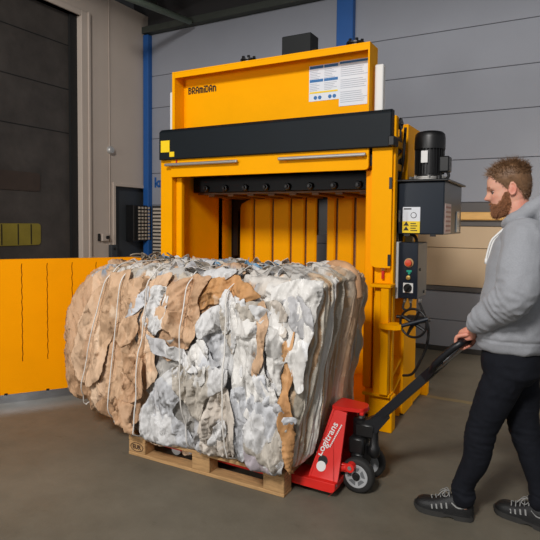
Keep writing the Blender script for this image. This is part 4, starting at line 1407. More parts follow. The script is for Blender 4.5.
    hgt = np.clip(hgt * (1 - 0.5 * rim), -0.02, 0.05) + offset + np.maximum(crl, -0.004)
    Yv = front(X, Z) - hgt
    V = np.stack([X, Yv, Z], -1)
    me = bpy.data.meshes.new(name)
    me.from_pydata(V.tolist(), [], F.tolist())
    pal = col
    cs = np.array([pal[g.integers(len(pal))] for _ in range(n_b)])[ib]
    cs = cs * (1 + 0.10 * pnoise(P3 * 6 + seed)[:, None])
    ca = me.color_attributes.new('paper_colour', 'FLOAT_COLOR', 'POINT')
    ca.data.foreach_set('color', np.concatenate([cs, np.ones((len(cs), 1))], 1).astype(np.float32).ravel())
    o = link(name, me, M_plast if film else M_paperb, BA, smooth=True)
    SHV.append(V)
    bm = bmesh.new(); bm.from_mesh(me); bmesh.ops.recalc_face_normals(bm, faces=bm.faces)
    bm.to_mesh(me); bm.free()
    md = o.modifiers.new('thickness', 'SOLIDIFY'); md.thickness = 0.0025; md.offset = 0
    if label: o['label'] = label
    return o

KL = [KRAFT[2], KRAFT[4], KRAFT[0]]; KD = [KRAFT[0], KRAFT[1], KRAFT[3]]
WL = [WHITE[0], WHITE[2], WHITE[0]]; WG = [WHITE[1], WHITE[3], WHITE[1], WHITE[0]]
WM = [WHITE[4], WHITE[3], lin((186, 178, 166)), WHITE[0]]
OB = [lin((198, 148, 98)), lin((182, 134, 88)), lin((208, 160, 112))]
# big kraft sheets on the left
sheet('kraft_sheet', [(111, 272), (128, 270), (126, 300), (115, 330), (109, 352), (106, 376), (90, 388), (76, 384), (72, 360), (80, 322), (92, 292)], KL, 0.010, 0.45, 1, label='smooth light kraft sheet over the left bulge', fold=1.2, curl=0.01)
sheet('kraft_sheet', [(130, 280), (146, 276), (142, 300), (136, 330), (138, 352), (134, 380), (140, 420), (128, 428), (116, 420), (108, 396), (110, 362), (112, 338), (120, 306)], KD, 0.006, 0.9, 2, fold=1.4)
sheet('kraft_sheet', [(150, 278), (172, 272), (166, 300), (160, 328), (160, 356), (166, 372), (150, 388), (141, 392), (138, 352), (140, 320)], KL, 0.008, 0.9, 3, fold=1.3)
sheet('kraft_sheet', [(172, 284), (192, 274), (214, 276), (200, 300), (206, 322), (196, 342), (172, 362), (162, 350), (164, 320)], KD, 0.006, 1.0, 4, fold=0.5)
sheet('kraft_sheet', [(206, 278), (236, 276), (258, 284), (268, 296), (252, 302), (232, 298), (208, 306), (196, 312), (186, 318), (184, 308), (196, 292)], [KRAFT[0], OB[0], KRAFT[3]], 0.008, 1.1, 5, fold=0.4)
sheet('film_sheet', [(150, 284), (158, 282), (152, 312), (146, 330), (143, 322), (146, 300)], WL, 0.016, 0.6, 6, True, 'narrow strip of clear white film')
sheet('film_sheet', [(136, 296), (146, 286), (148, 294), (140, 310), (128, 318), (124, 314)], WG, 0.012, 0.6, 7, True)
sheet('kraft_sheet', [(108, 392), (124, 398), (138, 402), (134, 420), (138, 436), (124, 436), (112, 428), (100, 416), (96, 402)], KD, 0.004, 1.3, 8)
# white centre
sheet('paper_sheet', [(152, 392), (166, 376), (196, 352), (206, 330), (214, 318), (242, 320), (262, 332), (264, 366), (246, 376), (212, 378), (188, 384), (176, 412), (190, 440), (206, 458), (182, 464), (158, 456), (138, 434), (140, 410)], WG, 0.005, 0.5, 9, False, 'large grey-white sheet hanging over the lower left of the bale', fold=0.9, curl=0.008)
sheet('paper_sheet', [(200, 322), (212, 308), (230, 302), (240, 294), (252, 300), (266, 312), (276, 330), (262, 340), (244, 330), (222, 328), (206, 338)], WL, 0.020, 1.0, 10, False, 'bright white crumpled sheet spread over the middle')
sheet('paper_sheet', [(234, 306), (248, 300), (262, 310), (270, 340), (272, 372), (284, 396), (284, 424), (266, 430), (250, 412), (238, 388), (236, 350)], WL, 0.022, 0.9, 11, False, fold=1.5)
sheet('paper_sheet', [(176, 366), (190, 360), (206, 368), (220, 362), (236, 372), (228, 388), (212, 396), (206, 420), (192, 410), (180, 392)], WM, 0.024, 1.5, 12, False, 'dirty beige crumpled sheet')
sheet('paper_sheet', [(196, 416), (206, 392), (226, 384), (240, 394), (244, 420), (240, 452), (222, 462), (204, 458), (192, 440)], WM, 0.020, 1.7, 13, False)
sheet('paper_sheet', [(236, 384), (252, 384), (266, 398), (284, 406), (282, 436), (262, 446), (244, 462), (232, 462), (236, 424)], WG, 0.016, 1.2, 14, False)
sheet('paper_sheet', [(252, 420), (268, 400), (286, 398), (290, 430), (286, 462), (276, 474), (262, 452), (252, 446)], WM, 0.030, 1.5, 15, False, fold=1.4)
sheet('paper_sheet', [(252, 444), (264, 446), (282, 462), (276, 476), (262, 481), (254, 464)], [lin((196, 184, 188)), lin((186, 176, 182))], 0.030, 0.9, 16, False, 'pinkish printed sheet hanging over the pallet edge')
sheet('film_sheet', [(276, 286), (300, 279), (318, 281), (328, 288), (330, 304), (324, 330), (322, 360), (312, 384), (300, 396), (292, 372), (290, 340), (284, 396), (276, 372), (272, 336), (272, 306)], [WHITE[0], WHITE[2], lin((228, 228, 228))], 0.020, 0.9, 17, True, 'white film sheet draped over the right front edge', fold=1.45)
sheet('kraft_strip', [(289, 342), (298, 328), (296, 360), (292, 392), (296, 424), (302, 452), (304, 476), (290, 480), (286, 452), (283, 420), (285, 380)], OB, 0.034, 0.8, 18, False, 'orange-brown strip hanging down the right front edge', fold=1.5)
sheet('kraft_strip', [(264, 302), (270, 298), (274, 322), (274, 348), (268, 370), (262, 366), (268, 344)], KL, 0.040, 0.5, 19, False, 'pale brown loop of kraft', fold=1.5)
sheet('kraft_strip', [(262, 344), (268, 352), (270, 366), (264, 374), (258, 366)], KD, 0.030, 0.6, 20)
sheet('kraft_sheet', [(286, 442), (300, 448), (312, 462), (310, 474), (298, 480), (286, 478), (282, 462)], OB, 0.030, 1.3, 21)
sheet('film_sheet', [(200, 272), (216, 268), (232, 272), (222, 282), (206, 284)], WL, 0.014, 1.2, 23, True)
sheet('kraft_sheet', [(142, 440), (160, 446), (184, 452), (204, 460), (196, 468), (176, 464), (152, 456), (140, 448)], KL, -0.002, 1.0, 24)

# many smaller torn and crumpled pieces between the big sheets
gq = np.random.default_rng(77)
for k in range(38):
    cx_, cy_ = gq.uniform(112, 312), gq.uniform(282, 462)
    if cy_ > 470 - max(0, (150 - cx_)) * 1.2 or cy_ > 478: continue
    if cx_ > 300 and cy_ > 400: continue
    if cx_ < 205 and cy_ > 378: continue
    if cx_ < 205 and cy_ < 372 and gq.random() < 0.75: continue
    if cx_ > 268 and cy_ < 380 and gq.random() < 0.6: continue
    a0 = gq.uniform(0, PI); r1, r2 = gq.uniform(13, 34), gq.uniform(5, 13)
    if gq.random() < 0.6: a0 = PI / 2 + gq.normal() * 0.4
    nn_ = int(gq.integers(6, 10)); pxs = []
    for t in range(nn_):
        an_ = 2 * PI * t / nn_ + gq.normal() * 0.15
        rr_ = gq.uniform(0.72, 1.15)
        ex, ey = math.cos(an_) * r1 * rr_, math.sin(an_) * r2 * rr_
        pxs.append((cx_ + ex * math.cos(a0) - ey * math.sin(a0), cy_ + ex * math.sin(a0) + ey * math.cos(a0)))
    w_ = at_y(cx_, cy_, 2.58)
    white = inpoly(w_.x, w_.z, WHITEPOLY)
    u_ = gq.random()
    if white: nm_, pal_ = ('paper_sheet', (WG if u_ < 0.45 else WL if u_ < 0.7 else WM if u_ < 0.93 else OB))
    else: nm_, pal_ = ('kraft_sheet', (KL if u_ < 0.4 else KD if u_ < 0.85 else WL))
    if pal_ is WL and nm_ == 'kraft_sheet': nm_ = 'paper_sheet'
    if pal_ is OB: nm_ = 'kraft_strip'
    sheet(nm_, pxs, pal_, float(gq.uniform(0.012, 0.034)), float(gq.uniform(1.0, 1.9)), 200 + k, gq.random() < 0.3, curl=0.035)
# nearest surface of bale and loose sheets together
SV = np.concatenate(SHV)
ix = np.clip(((SV[:, 0] - GX[0]) / 0.01).round().astype(int), 0, len(GX) - 1); iz = np.clip(((SV[:, 2] - GZ[0]) / 0.01).round().astype(int), 0, len(GZ) - 1)
b2_ = FRf.copy().ravel()
np.minimum.at(b2_, ix * len(GZ) + iz, SV[:, 1] - 0.003)
FS = b2_.reshape(FRf.shape)
for _ in range(2):
    p_ = np.pad(FS, 1, mode='edge')
    FS = np.min(np.stack([p_[1 + a:1 + a + FS.shape[0], 1 + b2:1 + b2 + FS.shape[1]] for a in (-1, 0, 1) for b2 in (-1, 0, 1)]), 0)
for _ in range(2):
    p_ = np.pad(FS, 1, mode='edge')
    FS = np.mean(np.stack([p_[1 + a:1 + a + FS.shape[0], 1 + b2:1 + b2 + FS.shape[1]] for a in (-1, 0, 1) for b2 in (-1, 0, 1)]), 0)
# straps: white twine following the bale round its section
M_strap = mat('strap_white', rgb(226, 222, 216), 0.5, var=0.08, vscale=20)
QG = Q.reshape(nR, nA, 3)
rowx = G[:, nA // 2, 0]
for si_, x0 in enumerate(STRAPS):
    k0 = int(np.argmin(np.abs(XS - x0))) + len(pre)
    mid_ = QG[20:len(pre) + len(XS) - 4]
    kk_ = np.abs(mid_[:, :, 0] - (x0 + SLANT[si_] * (mid_[:, :, 2] - 0.85))).argmin(0)
    band = mid_[kk_, np.arange(nA)].copy()
    for ax_ in range(3): band[:, ax_] = np.convolve(np.pad(band[:, ax_], 3, mode='wrap'), np.ones(7) / 7, 'valid')
    # sit on the outermost point of a small neighbourhood
    cy_, cz_ = band[:, 1].mean(), band[:, 2].mean()
    rad = np.hypot(band[:, 1] - cy_, band[:, 2] - cz_)
    pr = np.pad(rad, 14, mode='wrap')
    rm = np.array([pr[i:i + 29].max() for i in range(nA)]); rm = np.convolve(np.pad(rm, 10, mode='wrap'), np.ones(21) / 21, 'valid')
    ang = np.arctan2(band[:, 2] - cz_, band[:, 1] - cy_)
    wob = 0.0
    Y_ = cy_ + np.cos(ang) * (rm + 0.004); Z_ = np.maximum(cz_ + np.sin(ang) * (rm + 0.004), 0.1415)
    X_ = band[:, 0] + wob
    fr = (np.cos(ang) < -0.2)
    # over loose sheets at the front
    _keep = FB; FB = FS
    yy = front(X_, np.clip(Z_, 0.15, 1.2)) - 0.004
    FB = _keep
    Y_ = np.where(fr & (Z_ < 1.15) & (Z_ > 0.2), yy, Y_)
    Yp = np.pad(Y_, 9, mode='wrap'); Ym = np.array([Yp[i:i + 19].min() for i in range(nA)])
    Y_ = np.where(fr, Ym, Y_)
    Y_ = np.convolve(np.pad(Y_, 9, mode='wrap'), np.ones(19) / 19, 'valid')
    pts_ = np.stack([X_, Y_, Z_], -1)[::4]
    c = MB()
    c.tube([tuple(p) for p in pts_] + [tuple(pts_[0])], 0.0042, 6, cap=False)
    c.build('strap', M_strap, BA, smooth=True)
# tangle of wire and torn strips on the top
M_wire = mat('baling_wire', rgb(136, 124, 108), 0.5, metal=0.3)
c = MB()
g = random.Random(3)
for k in range(10):
    x0 = -2.72 + 0.16 * g.random(); y0 = 2.78 + 0.3 * g.random()
    pts_ = [(x0 + 0.22 * g.random() , y0 + (g.random() - 0.5) * 0.2, 1.235 + 0.085 * g.random()) for _ in range(5)]
    c.tube(spline(pts_, 6), 0.006, 6)
c.build('wire_tangle', M_wire, BA, smooth=True)
for k in range(46):
    x0 = -2.65 + 1.22 * g.random(); y0 = 2.66 + 0.7 * g.random()
    L_ = 0.06 + 0.16 * g.random(); a = g.random() * 0.9 - 0.45
    n_ = 9; wd = 0.012 + 0.03 * g.random()
    Vt = []
    ph0 = g.random() * 6
    for i in range(n_):
        t = i / (n_ - 1)
        p = np.array([x0 + L_ * t * math.cos(a), y0 + L_ * t * math.sin(a), 1.238 + 0.02 + 0.018 * math.sin(ph0 + 5 * t) + 0.012 * g.random()])
        tw = 0.8 * math.sin(ph0 * 2 + 4 * t)
        w_ = np.array([-math.sin(a) * math.cos(tw), math.cos(a) * math.cos(tw), math.sin(tw)]) * wd
        Vt += [p - w_, p + 0.004 * np.array([0, 0, 1]), p + w_]
    Vt = np.array(Vt)
    colr = (MIXED + WHITE)[g.randrange(len(MIXED) + len(WHITE))] if k % 9 else lin((120, 160, 190))
    me, _f = grid_mesh('torn_strip', Vt, n_, 3, False, np.tile(colr, (len(Vt), 1)))
    o = link('torn_strip', me, M_paperb, BA)
    md = o.modifiers.new('thickness', 'SOLIDIFY'); md.thickness = 0.003
# roll of kraft on the rear right corner
c = MB()
c.tube(spline([(-1.40, 3.36, 1.245), (-1.28, 3.22, 1.275), (-1.17, 3.12, 1.27), (-1.115, 3.10, 1.22), (-1.105, 3.12, 1.10)], 6), 0.04, 12, radii=None)
ro = c.build('kraft_roll', mat('kraft_plain', rgb(204, 158, 118), 0.65, var=0.12, vscale=18, bump=0.5, bscale=35), BA, smooth=True)
# ------------------------------------------------------------------ the person pulling the jack
def remeshed(bm, voxel, smooth_it=6, factor=0.5):
    bmesh.ops.recalc_face_normals(bm, faces=bm.faces)
    me = bpy.data.meshes.new('tmp'); bm.to_mesh(me); bm.free()
    o = bpy.data.objects.new('tmp', me); COL.objects.link(o)
    m = o.modifiers.new('r', 'REMESH'); m.mode = 'VOXEL'; m.voxel_size = voxel
    if smooth_it:
        s = o.modifiers.new('s', 'SMOOTH'); s.iterations = smooth_it; s.factor = factor
    dg = bpy.context.evaluated_depsgraph_get(); dg.update()
    out = bpy.data.meshes.new_from_object(o.evaluated_get(dg), depsgraph=dg)
    bpy.data.objects.remove(o)
    return out

def limb(bm, pts, radii, n=20, sub=6, squash=None):
    """closed tapering tube with rounded ends"""
    P_ = spline(pts, sub)
    m = len(pts) - 1
    rr = []
    for i in range(len(P_)):
        t = i / sub
        k = min(int(t), m - 1); f = t - k
        f = f * f * (3 - 2 * f)
        rr.append(radii[k] * (1 - f) + radii[min(k + 1, m)] * f)
    rings = []; up = None
    L = list(zip(P_, rr))
    d0 = (P_[0] - P_[1]).normalized(); d1 = (P_[-1] - P_[-2]).normalized()
    pre_ = [(P_[0] + d0 * rr[0] * s, rr[0] * c_) for s, c_ in ((0.95, 0.2), (0.75, 0.62), (0.4, 0.9))]
    post = [(P_[-1] + d1 * rr[-1] * s, rr[-1] * c_) for s, c_ in ((0.4, 0.9), (0.75, 0.62), (0.95, 0.2))]
    L = pre_ + L + post
    for i, (p, r) in enumerate(L):
        t = (L[min(i + 1, len(L) - 1)][0] - L[max(i - 1, 0)][0]).normalized()
        if up is None: up = Vector((0, 1, 0)) if abs(t.y) < 0.9 else Vector((1, 0, 0))
        a = (up - t * up.dot(t)).normalized(); b2 = t.cross(a); up = a
        sa, sb = squash if squash else (1, 1)
        rings.append([bm.verts.new(p + a * (math.cos(2 * PI * k / n) * r * sa) + b2 * (math.sin(2 * PI * k / n) * r * sb)) for k in range(n)])
    for R0, R1 in zip(rings, rings[1:]):
        for k in range(n): bm.faces.new((R0[k], R0[(k + 1) % n], R1[(k + 1) % n], R1[k]))
    bm.faces.new(list(reversed(rings[0]))); bm.faces.new(rings[-1])

def stack(bm, rings, n=40, e=2.3):
    """closed loft of horizontal rounded sections: (cx, cy, z, rx, ry)"""
    RR = []
    for (cx_, cy_, z, rx, ry) in rings:
        R0 = []
        for k in range(n):
            t = 2 * PI * k / n
            c_, s_ = math.cos(t), math.sin(t)
            R0.append(bm.verts.new((cx_ + rx * math.copysign(abs(c_) ** (2 / e), c_), cy_ + ry * math.copysign(abs(s_) ** (2 / e), s_), z)))
        RR.append(R0)
    for a, b2 in zip(RR, RR[1:]):
        for k in range(n): bm.faces.new((a[k], a[(k + 1) % n], b2[(k + 1) % n], b2[k]))
    bm.faces.new(list(reversed(RR[0]))); bm.faces.new(RR[-1])

def ellip(bm, c, r, rot=None, u=24, v=16):
    q = bmesh.ops.create_uvsphere(bm, u_segments=u, v_segments=v, radius=1.0)
    for x in q['verts']:
        p = Vector((x.co.x * r[0], x.co.y * r[1], x.co.z * r[2]))
        if rot is not None: p = rot @ p
        x.co = p + Vector(c)

MY = 2.95
EAR = Vector((-0.243, MY, 1.722)); TILT = math.radians(11)
def head_pt(f, l, z):
    """head frame: f forward, l to the person's left, z up from the chin"""
    zz_ = (z - 0.125) * 0.955; f = f * 0.955; l = l * 0.955
    f2 = f * math.cos(TILT) + zz_ * math.sin(TILT); z2 = zz_ * math.cos(TILT) - f * math.sin(TILT)
    return Vector((EAR.x - f2, EAR.y - l, EAR.z + z2))
HK = np.array([(0.000, .082, .02, .026), (0.010, .098, .0, .040), (.03, .107, -.02, .052), (.055, .106, -.05, .060), (.08, .108, -.075, .066), (.105, .106, -.085, .070),
      (.13, .102, -.092, .073), (.152, .111, -.096, .075), (.175, .113, -.099, .077), (.20, .108, -.097, .077), (.225, .093, -.088, .070), (.245, .068, -.068, .056), (.26, .032, -.04, .036), (.267, .0, -.02, .012)])
def head_surf(th, z, grow=0.0):
    """th = 0 is the face, +-pi the back of the head"""
    f = np.interp(z, HK[:, 0], HK[:, 1]); b_ = np.interp(z, HK[:, 0], HK[:, 2]); w = np.interp(z, HK[:, 0], HK[:, 3])
    c_ = min(max(-0.005, b_ + 0.02), f - 0.02)
    ct, st_ = math.cos(th), math.sin(th)
    e = 2.25
    x = math.copysign(abs(ct) ** (2 / e), ct); y = math.copysign(abs(st_) ** (2 / e), st_)
    fx = c_ + (x * (f - c_) if x > 0 else x * (c_ - b_)); ly = y * w
    g_ = lambda v, m, s: math.exp(-((v - m) / s) ** 2)
    if ct > 0:
        nose = 0.0
        if z < 0.158:
            prof = np.interp(z, [0.085, 0.092, 0.100, 0.106, 0.125, 0.145, 0.158], [0, 0.018, 0.034, 0.036, 0.024, 0.011, 0.0])
            nose = prof * g_(ly, 0, 0.0135 + 0.006 * g_(z, 0.098, 0.01))
        fx += nose
        fx -= 0.012 * (g_(ly, 0.033, 0.015) + g_(ly, -0.033, 0.015)) * g_(z, 0.133, 0.013)
        fx += 0.006 * (g_(ly, 0.03, 0.024) + g_(ly, -0.03, 0.024)) * g_(z, 0.154, 0.010)
        fx += 0.005 * (g_(ly, 0.045, 0.02) + g_(ly, -0.045, 0.02)) * g_(z, 0.108, 0.018)
        fx += 0.007 * g_(ly, 0, 0.020) * (g_(z, 0.074, 0.005) + g_(z, 0.061, 0.006)) - 0.004 * g_(ly, 0, 0.022) * g_(z, 0.0675, 0.0025)
        fx += 0.004 * g_(ly, 0, 0.02) * g_(z, 0.02, 0.015)
    d = 1 + grow / max(0.03, math.hypot(fx - c_, ly))
    return head_pt(c_ + (fx - c_) * d, ly * d, z + (grow * 0.8 if z > 0.235 else 0))

bm = bmesh.new()
nT = 72
zs = np.concatenate([np.linspace(0, 0.05, 12)[:-1], np.linspace(0.05, 0.165, 46)[:-1], np.linspace(0.165, 0.267, 20)])
RR = []
for z in zs:
    RR.append([bm.verts.new(head_surf(2 * PI * k / nT - PI, float(z))) for k in range(nT)])
for a, b2 in zip(RR, RR[1:]):
    for k in range(nT): bm.faces.new((a[k], a[(k + 1) % nT], b2[(k + 1) % nT], b2[k]))
bm.faces.new(list(reversed(RR[0]))); bm.faces.new(RR[-1])
# jaw underside and neck
limb(bm, [(-0.165, MY, 1.46), (-0.185, MY, 1.56), (-0.222, MY, 1.66)], [0.07, 0.060, 0.060])
ellip(bm, head_pt(0.035, 0, 0.03), (0.062, 0.047, 0.028))
for s in (-1, 1):     # ears
    rot = Matrix.Rotation(math.radians(-14), 3, 'Y') @ Matrix.Rotation(s * math.radians(16), 3, 'Z')
    ellip(bm, head_pt(-0.012, s * 0.0765, 0.123), (0.017, 0.006, 0.031), rot)
    loop = []
    for t in np.linspace(-0.3, 4.6, 16):
        loop.append(head_pt(-0.012 - 0.0175 * math.sin(t + 0.2), s * (0.081), 0.127 + 0.029 * math.cos(t)))
    limb(bm, loop, [0.0042] * len(loop), n=8, sub=2)
    ellip(bm, head_pt(-0.004, s * 0.079, 0.100), (0.008, 0.005, 0.009))
# trunk, arms and legs under the clothes
stack(bm, [(-0.215, MY, 0.80, 0.08, 0.10), (-0.21, MY, 0.86, 0.11, 0.155), (-0.20, MY, 1.1, 0.10, 0.15), (-0.18, MY, 1.35, 0.105, 0.17), (-0.165, MY, 1.47, 0.08, 0.16), (-0.17, MY, 1.53, 0.055, 0.08)])
SHL, ELB, WRI = Vector((-0.165, 2.765, 1.475)), Vector((-0.190, 2.668, 1.232)), Vector((-0.388, 2.795, 1.046))
SHR, ELR, WRR = Vector((-0.150, 3.135, 1.475)), Vector((-0.10, 3.20, 1.205)), Vector((-0.16, 3.19, 0.955))
limb(bm, [SHL, SHL.lerp(ELB, 0.5), ELB, ELB.lerp(WRI, 0.5), WRI], [0.05, 0.047, 0.041, 0.036, 0.028])
limb(bm, [SHR, SHR.lerp(ELR, 0.5), ELR, ELR.lerp(WRR, 0.5), WRR], [0.05, 0.047, 0.041, 0.036, 0.028])
HPL, KNL, ANL = Vector((-0.225, 2.865, 0.86)), Vector((-0.345, 2.885, 0.500)), Vector((-0.425, 2.915, 0.105))
HPR, KNR, ANR = Vector((-0.195, 3.03, 0.86)), Vector((-0.155, 3.045, 0.500)), Vector((-0.070, 3.045, 0.115))
limb(bm, [HPL, HPL.lerp(KNL, 0.5), KNL, KNL.lerp(ANL, 0.4) + Vector((0.010, 0, 0)), ANL], [0.070, 0.058, 0.040, 0.034, 0.024])
limb(bm, [HPR, HPR.lerp(KNR, 0.5), KNR, KNR.lerp(ANR, 0.4) + Vector((0.010, 0, 0)), ANR], [0.070, 0.058, 0.040, 0.034, 0.024])
limb(bm, [ANL + Vector((0.01, 0, -0.03)), ANL + Vector((-0.08, 0, -0.052)), ANL + Vector((-0.16, 0, -0.060))], [0.022, 0.020, 0.016])
limb(bm, [ANR + Vector((0.01, -0.005, -0.04)), ANR + Vector((-0.08, 0.022, -0.062)), ANR + Vector((-0.15, 0.044, -0.070))], [0.022, 0.020, 0.016])
# left hand closed over the cross-bar of the handle
barc = hpt(HT, -0.04)            # middle of the gripped length
bd = side                         # along the bar, towards +y
away = (barc - WRI).normalized()
fw = Vector((-0.93, 0, -0.30)); fw = (fw - bd * fw.dot(bd)).normalized()      # from wrist over the bar
upv = bd.cross(fw) if bd.cross(fw).z > 0 else -bd.cross(fw)
def hp3(f, s, u): return barc + fw * f + bd * s + upv * u
limb(bm, [WRI, hp3(-0.055, 0.0, 0.036), hp3(-0.025, 0.0, 0.034), hp3(0.004, 0.0, 0.032)], [0.027, 0.029, 0.030, 0.026], squash=(1.35, 0.62))
fing = [(-0.040, 0.96, 0.0092), (-0.014, 1.06, 0.0102), (0.012, 1.1, 0.0106), (0.037, 1.04, 0.0102)]
for (s, L_, r) in fing:
    limb(bm, [hp3(-0.03, s * 0.75, 0.033), hp3(0.004, s, 0.034), hp3(0.020, s, 0.029), hp3(0.033 * L_, s, 0.008), hp3(0.029 * L_, s, -0.012), hp3(0.012, s, -0.029), hp3(-0.006, s, -0.030)],
         [0.012, r * 1.18, r * 1.12, r * 1.05, r, r * 0.94, r * 0.8], n=14, sub=5)
limb(bm, [hp3(-0.055, 0.03, 0.022), hp3(-0.036, 0.052, 0.006), hp3(-0.016, 0.056, -0.020), hp3(0.006, 0.046, -0.036)], [0.015, 0.013, 0.0105, 0.009], n=14, sub=5)
# right hand hanging beside the hip
rh = WRR + Vector((-0.012, 0, -0.05))
limb(bm, [WRR, rh, rh + Vector((-0.012, 0, -0.05))], [0.027, 0.030, 0.026], squash=(0.62, 1.3))
for k, (dx, L_) in enumerate(((-0.030, 0.92), (-0.010, 1.0), (0.010, 0.96), (0.028, 0.82))):
    b0 = rh + Vector((dx - 0.01, 0, -0.045))
    limb(bm, [rh + Vector((dx * 0.7, 0, -0.01)), b0, b0 + Vector((-0.008, -0.004, -0.036 * L_)), b0 + Vector((-0.020, -0.016, -0.062 * L_)), b0 + Vector((-0.028, -0.030, -0.078 * L_))], [0.011, 0.0098, 0.0092, 0.0086, 0.0074], n=14, sub=4)
limb(bm, [rh + Vector((-0.025, -0.006, 0.01)), rh + Vector((-0.046, -0.014, -0.02)), rh + Vector((-0.055, -0.022, -0.055))], [0.014, 0.0115, 0.009], n=14)
body = remeshed(bm, 0.0036, 4, 0.45)
nv = len(body.vertices)
co = np.empty(nv * 3); body.vertices.foreach_get('co', co); co = co.reshape(-1, 3)
base = lin((224, 170, 146)); red = lin((206, 124, 104)); lip = lin((186, 108, 96))
w_ = np.zeros(nv)
def blob(p, r): return np.exp(-(((co - np.array(p)) ** 2).sum(1)) / r ** 2)
for s in (-1, 1):
    w_ += 0.35 * blob(head_pt(0.085, s * 0.045, 0.10), 0.028) + 0.8 * blob(head_pt(-0.012, s * 0.08, 0.12), 0.03)
w_ += 0.55 * blob(head_pt(0.13, 0, 0.10), 0.02) + 0.85 * blob(barc, 0.10) + 0.3 * pnoise(co * 40) + 0.7 * blob(head_pt(-0.06, 0.05, 0.02), 0.06)
w_ = np.clip(w_, 0, 1)[:, None]
sk = base * (1 - w_) + red * w_
wl2 = np.clip(blob(head_pt(0.115, 0, 0.0675), 0.014) * 1.4, 0, 1)[:, None]
sk = sk * (1 - wl2) + lip * wl2
ca = body.color_attributes.new('skin_colour', 'FLOAT_COLOR', 'POINT')
ca.data.foreach_set('color', np.concatenate([sk, np.ones((nv, 1))], 1).astype(np.float32).ravel())
M_skin = mat('skin', (0.6, 0.4, 0.3, 1), 0.5, attr='skin_colour', bump=0.06, bscale=300, spec=0.4)
M_skin.node_tree.nodes['Principled BSDF'].inputs['Subsurface Weight'].default_value = 0.12
M_skin.node_tree.nodes['Principled BSDF'].inputs['Subsurface Radius'].default_value = (0.01, 0.004, 0.002)
PE = link('person', body, M_skin, None, smooth=True)
set_props(PE, 'bearded man in grey hoodie and dark jeans walking and pulling the jack handle', 'person')

# eyes, brows, hair and beard
M_eye = mat('eye_white', rgb(225, 220, 214), 0.25)
M_lid = mat('lash_dark', rgb(128, 88, 70), 0.7)
for s in (-1, 1):
    c = MB(); ec_ = head_pt(0.079, s * 0.032, 0.131); c.ell(ec_, (0.0115, 0.0125, 0.0060))
    ey = c.build('eye', M_eye, PE, smooth=True)
    c = MB(); c.ell(ec_ + (head_pt(0.0885, s * 0.034, 0.126) - ec_), (0.005, 0.006, 0.006)); c.build('iris', mat('iris', rgb(70, 80, 90), 0.2), ey, smooth=True)
    c = MB()
    c.tube(spline([head_pt(0.092, s * 0.018, 0.129), head_pt(0.0945, s * 0.032, 0.1325), head_pt(0.082, s * 0.047, 0.129)], 4), 0.0022, 6)
    c.tube(spline([head_pt(0.093, s * 0.020, 0.1355), head_pt(0.095, s * 0.032, 0.139), head_pt(0.083, s * 0.046, 0.136)], 4), 0.0020, 6)
    c.build('eyelid', M_skin if False else M_lid, ey, smooth=True)

M_hair = mat('hair_redbrown', rgb(112, 82, 56), 0.55, var=0.3, vscale=60, spec=0.4)
M_beard = mat('beard_red', rgb(136, 90, 60), 0.6, var=0.3, vscale=60, spec=0.3)
def strands(name, m, samples, parent):
    c = MB()
    for (p0, d, L_, w) in samples:
        d = d.normalized(); a = d.orthogonal().normalized(); b2 = d.cross(a)
        k = Vector((random.gauss(0, 1), random.gauss(0, 1), random.gauss(0, 1))) * L_ * 0.12
        A = [c.bm.verts.new(p0 + (a * math.cos(t) + b2 * math.sin(t)) * w) for t in (0, 2.1, 4.2)]
        B = [c.bm.verts.new(p0 + d * L_ * 0.6 + k + (a * math.cos(t) + b2 * math.sin(t)) * w * 0.75) for t in (0, 2.1, 4.2)]
        tip = c.bm.verts.new(p0 + d * L_ + k * 2)
        for i in range(3):
            c.bm.faces.new((A[i], A[(i + 1) % 3], B[(i + 1) % 3], B[i])); c.bm.faces.new((B[i], B[(i + 1) % 3], tip))
    return c.build(name, m, parent)
def hair_low(th):
    """lower edge of the hair (z) round the head"""
    t = abs(th)
    return float(np.interp(t, [0, 0.5, 0.85, 1.0, 1.25, 1.45, 1.62, 1.85, 2.3, PI], [0.222, 0.220, 0.205, 0.185, 0.165, 0.120, 0.165, 0.125, 0.075, 0.06]))
# cap under the strands
c = MB()
capR = []
for j in range(16):
    row = []
    for k in range(72):
        th = 2 * PI * k / 72 - PI
        zl_ = hair_low(th) + 0.006
        z = zl_ + (0.2668 - zl_) * (j / 15) ** 0.85
        row.append(c.bm.verts.new(head_surf(th, z, 0.0025 + 0.004 * min(1, j / 4))))
    capR.append(row)
for a, b2 in zip(capR, capR[1:]):
    for k in range(72): c.bm.faces.new((a[k], a[(k + 1) % 72], b2[(k + 1) % 72], b2[k]))
c.bm.faces.new(capR[-1])
cap_o = c.build('hair', M_hair, PE, smooth=True)
sm = []
while len(sm) < 4200:
    th = random.uniform(-PI, PI); z = random.uniform(0.06, 0.267)
    if z < hair_low(th) + random.uniform(-0.006, 0.01): continue
    p0 = head_surf(th, z, 0.001)
    p1 = head_surf(th, z, 0.02)
    nrm_ = (p1 - p0).normalized()
    topness = min(1, max(0, (z - 0.19) / 0.05))
    back = -min(0, math.cos(th))
    fwd_ = head_pt(1, 0, 0.125) - head_pt(0, 0, 0.125)
    if topness > 0:
        d = nrm_ * 0.55 + fwd_ * (0.35 if math.cos(th) > -0.3 else -0.1) + Vector((0, 0, 0.35)) + Vector((random.gauss(0, .35), random.gauss(0, .35), random.gauss(0, .3)))
        L_ = 0.012 + 0.020 * topness * random.random() + 0.008 * topness
    else:
        d = nrm_ * 0.45 + Vector((0.25, 0, -0.75)) + Vector((random.gauss(0, .2), random.gauss(0, .2), random.gauss(0, .2)))
        L_ = 0.007 + 0.006 * random.random()
    sm.append((p0, d, L_, 0.0011))
strands('hair_strand_tufts', M_hair, sm, cap_o)
bs_ = []
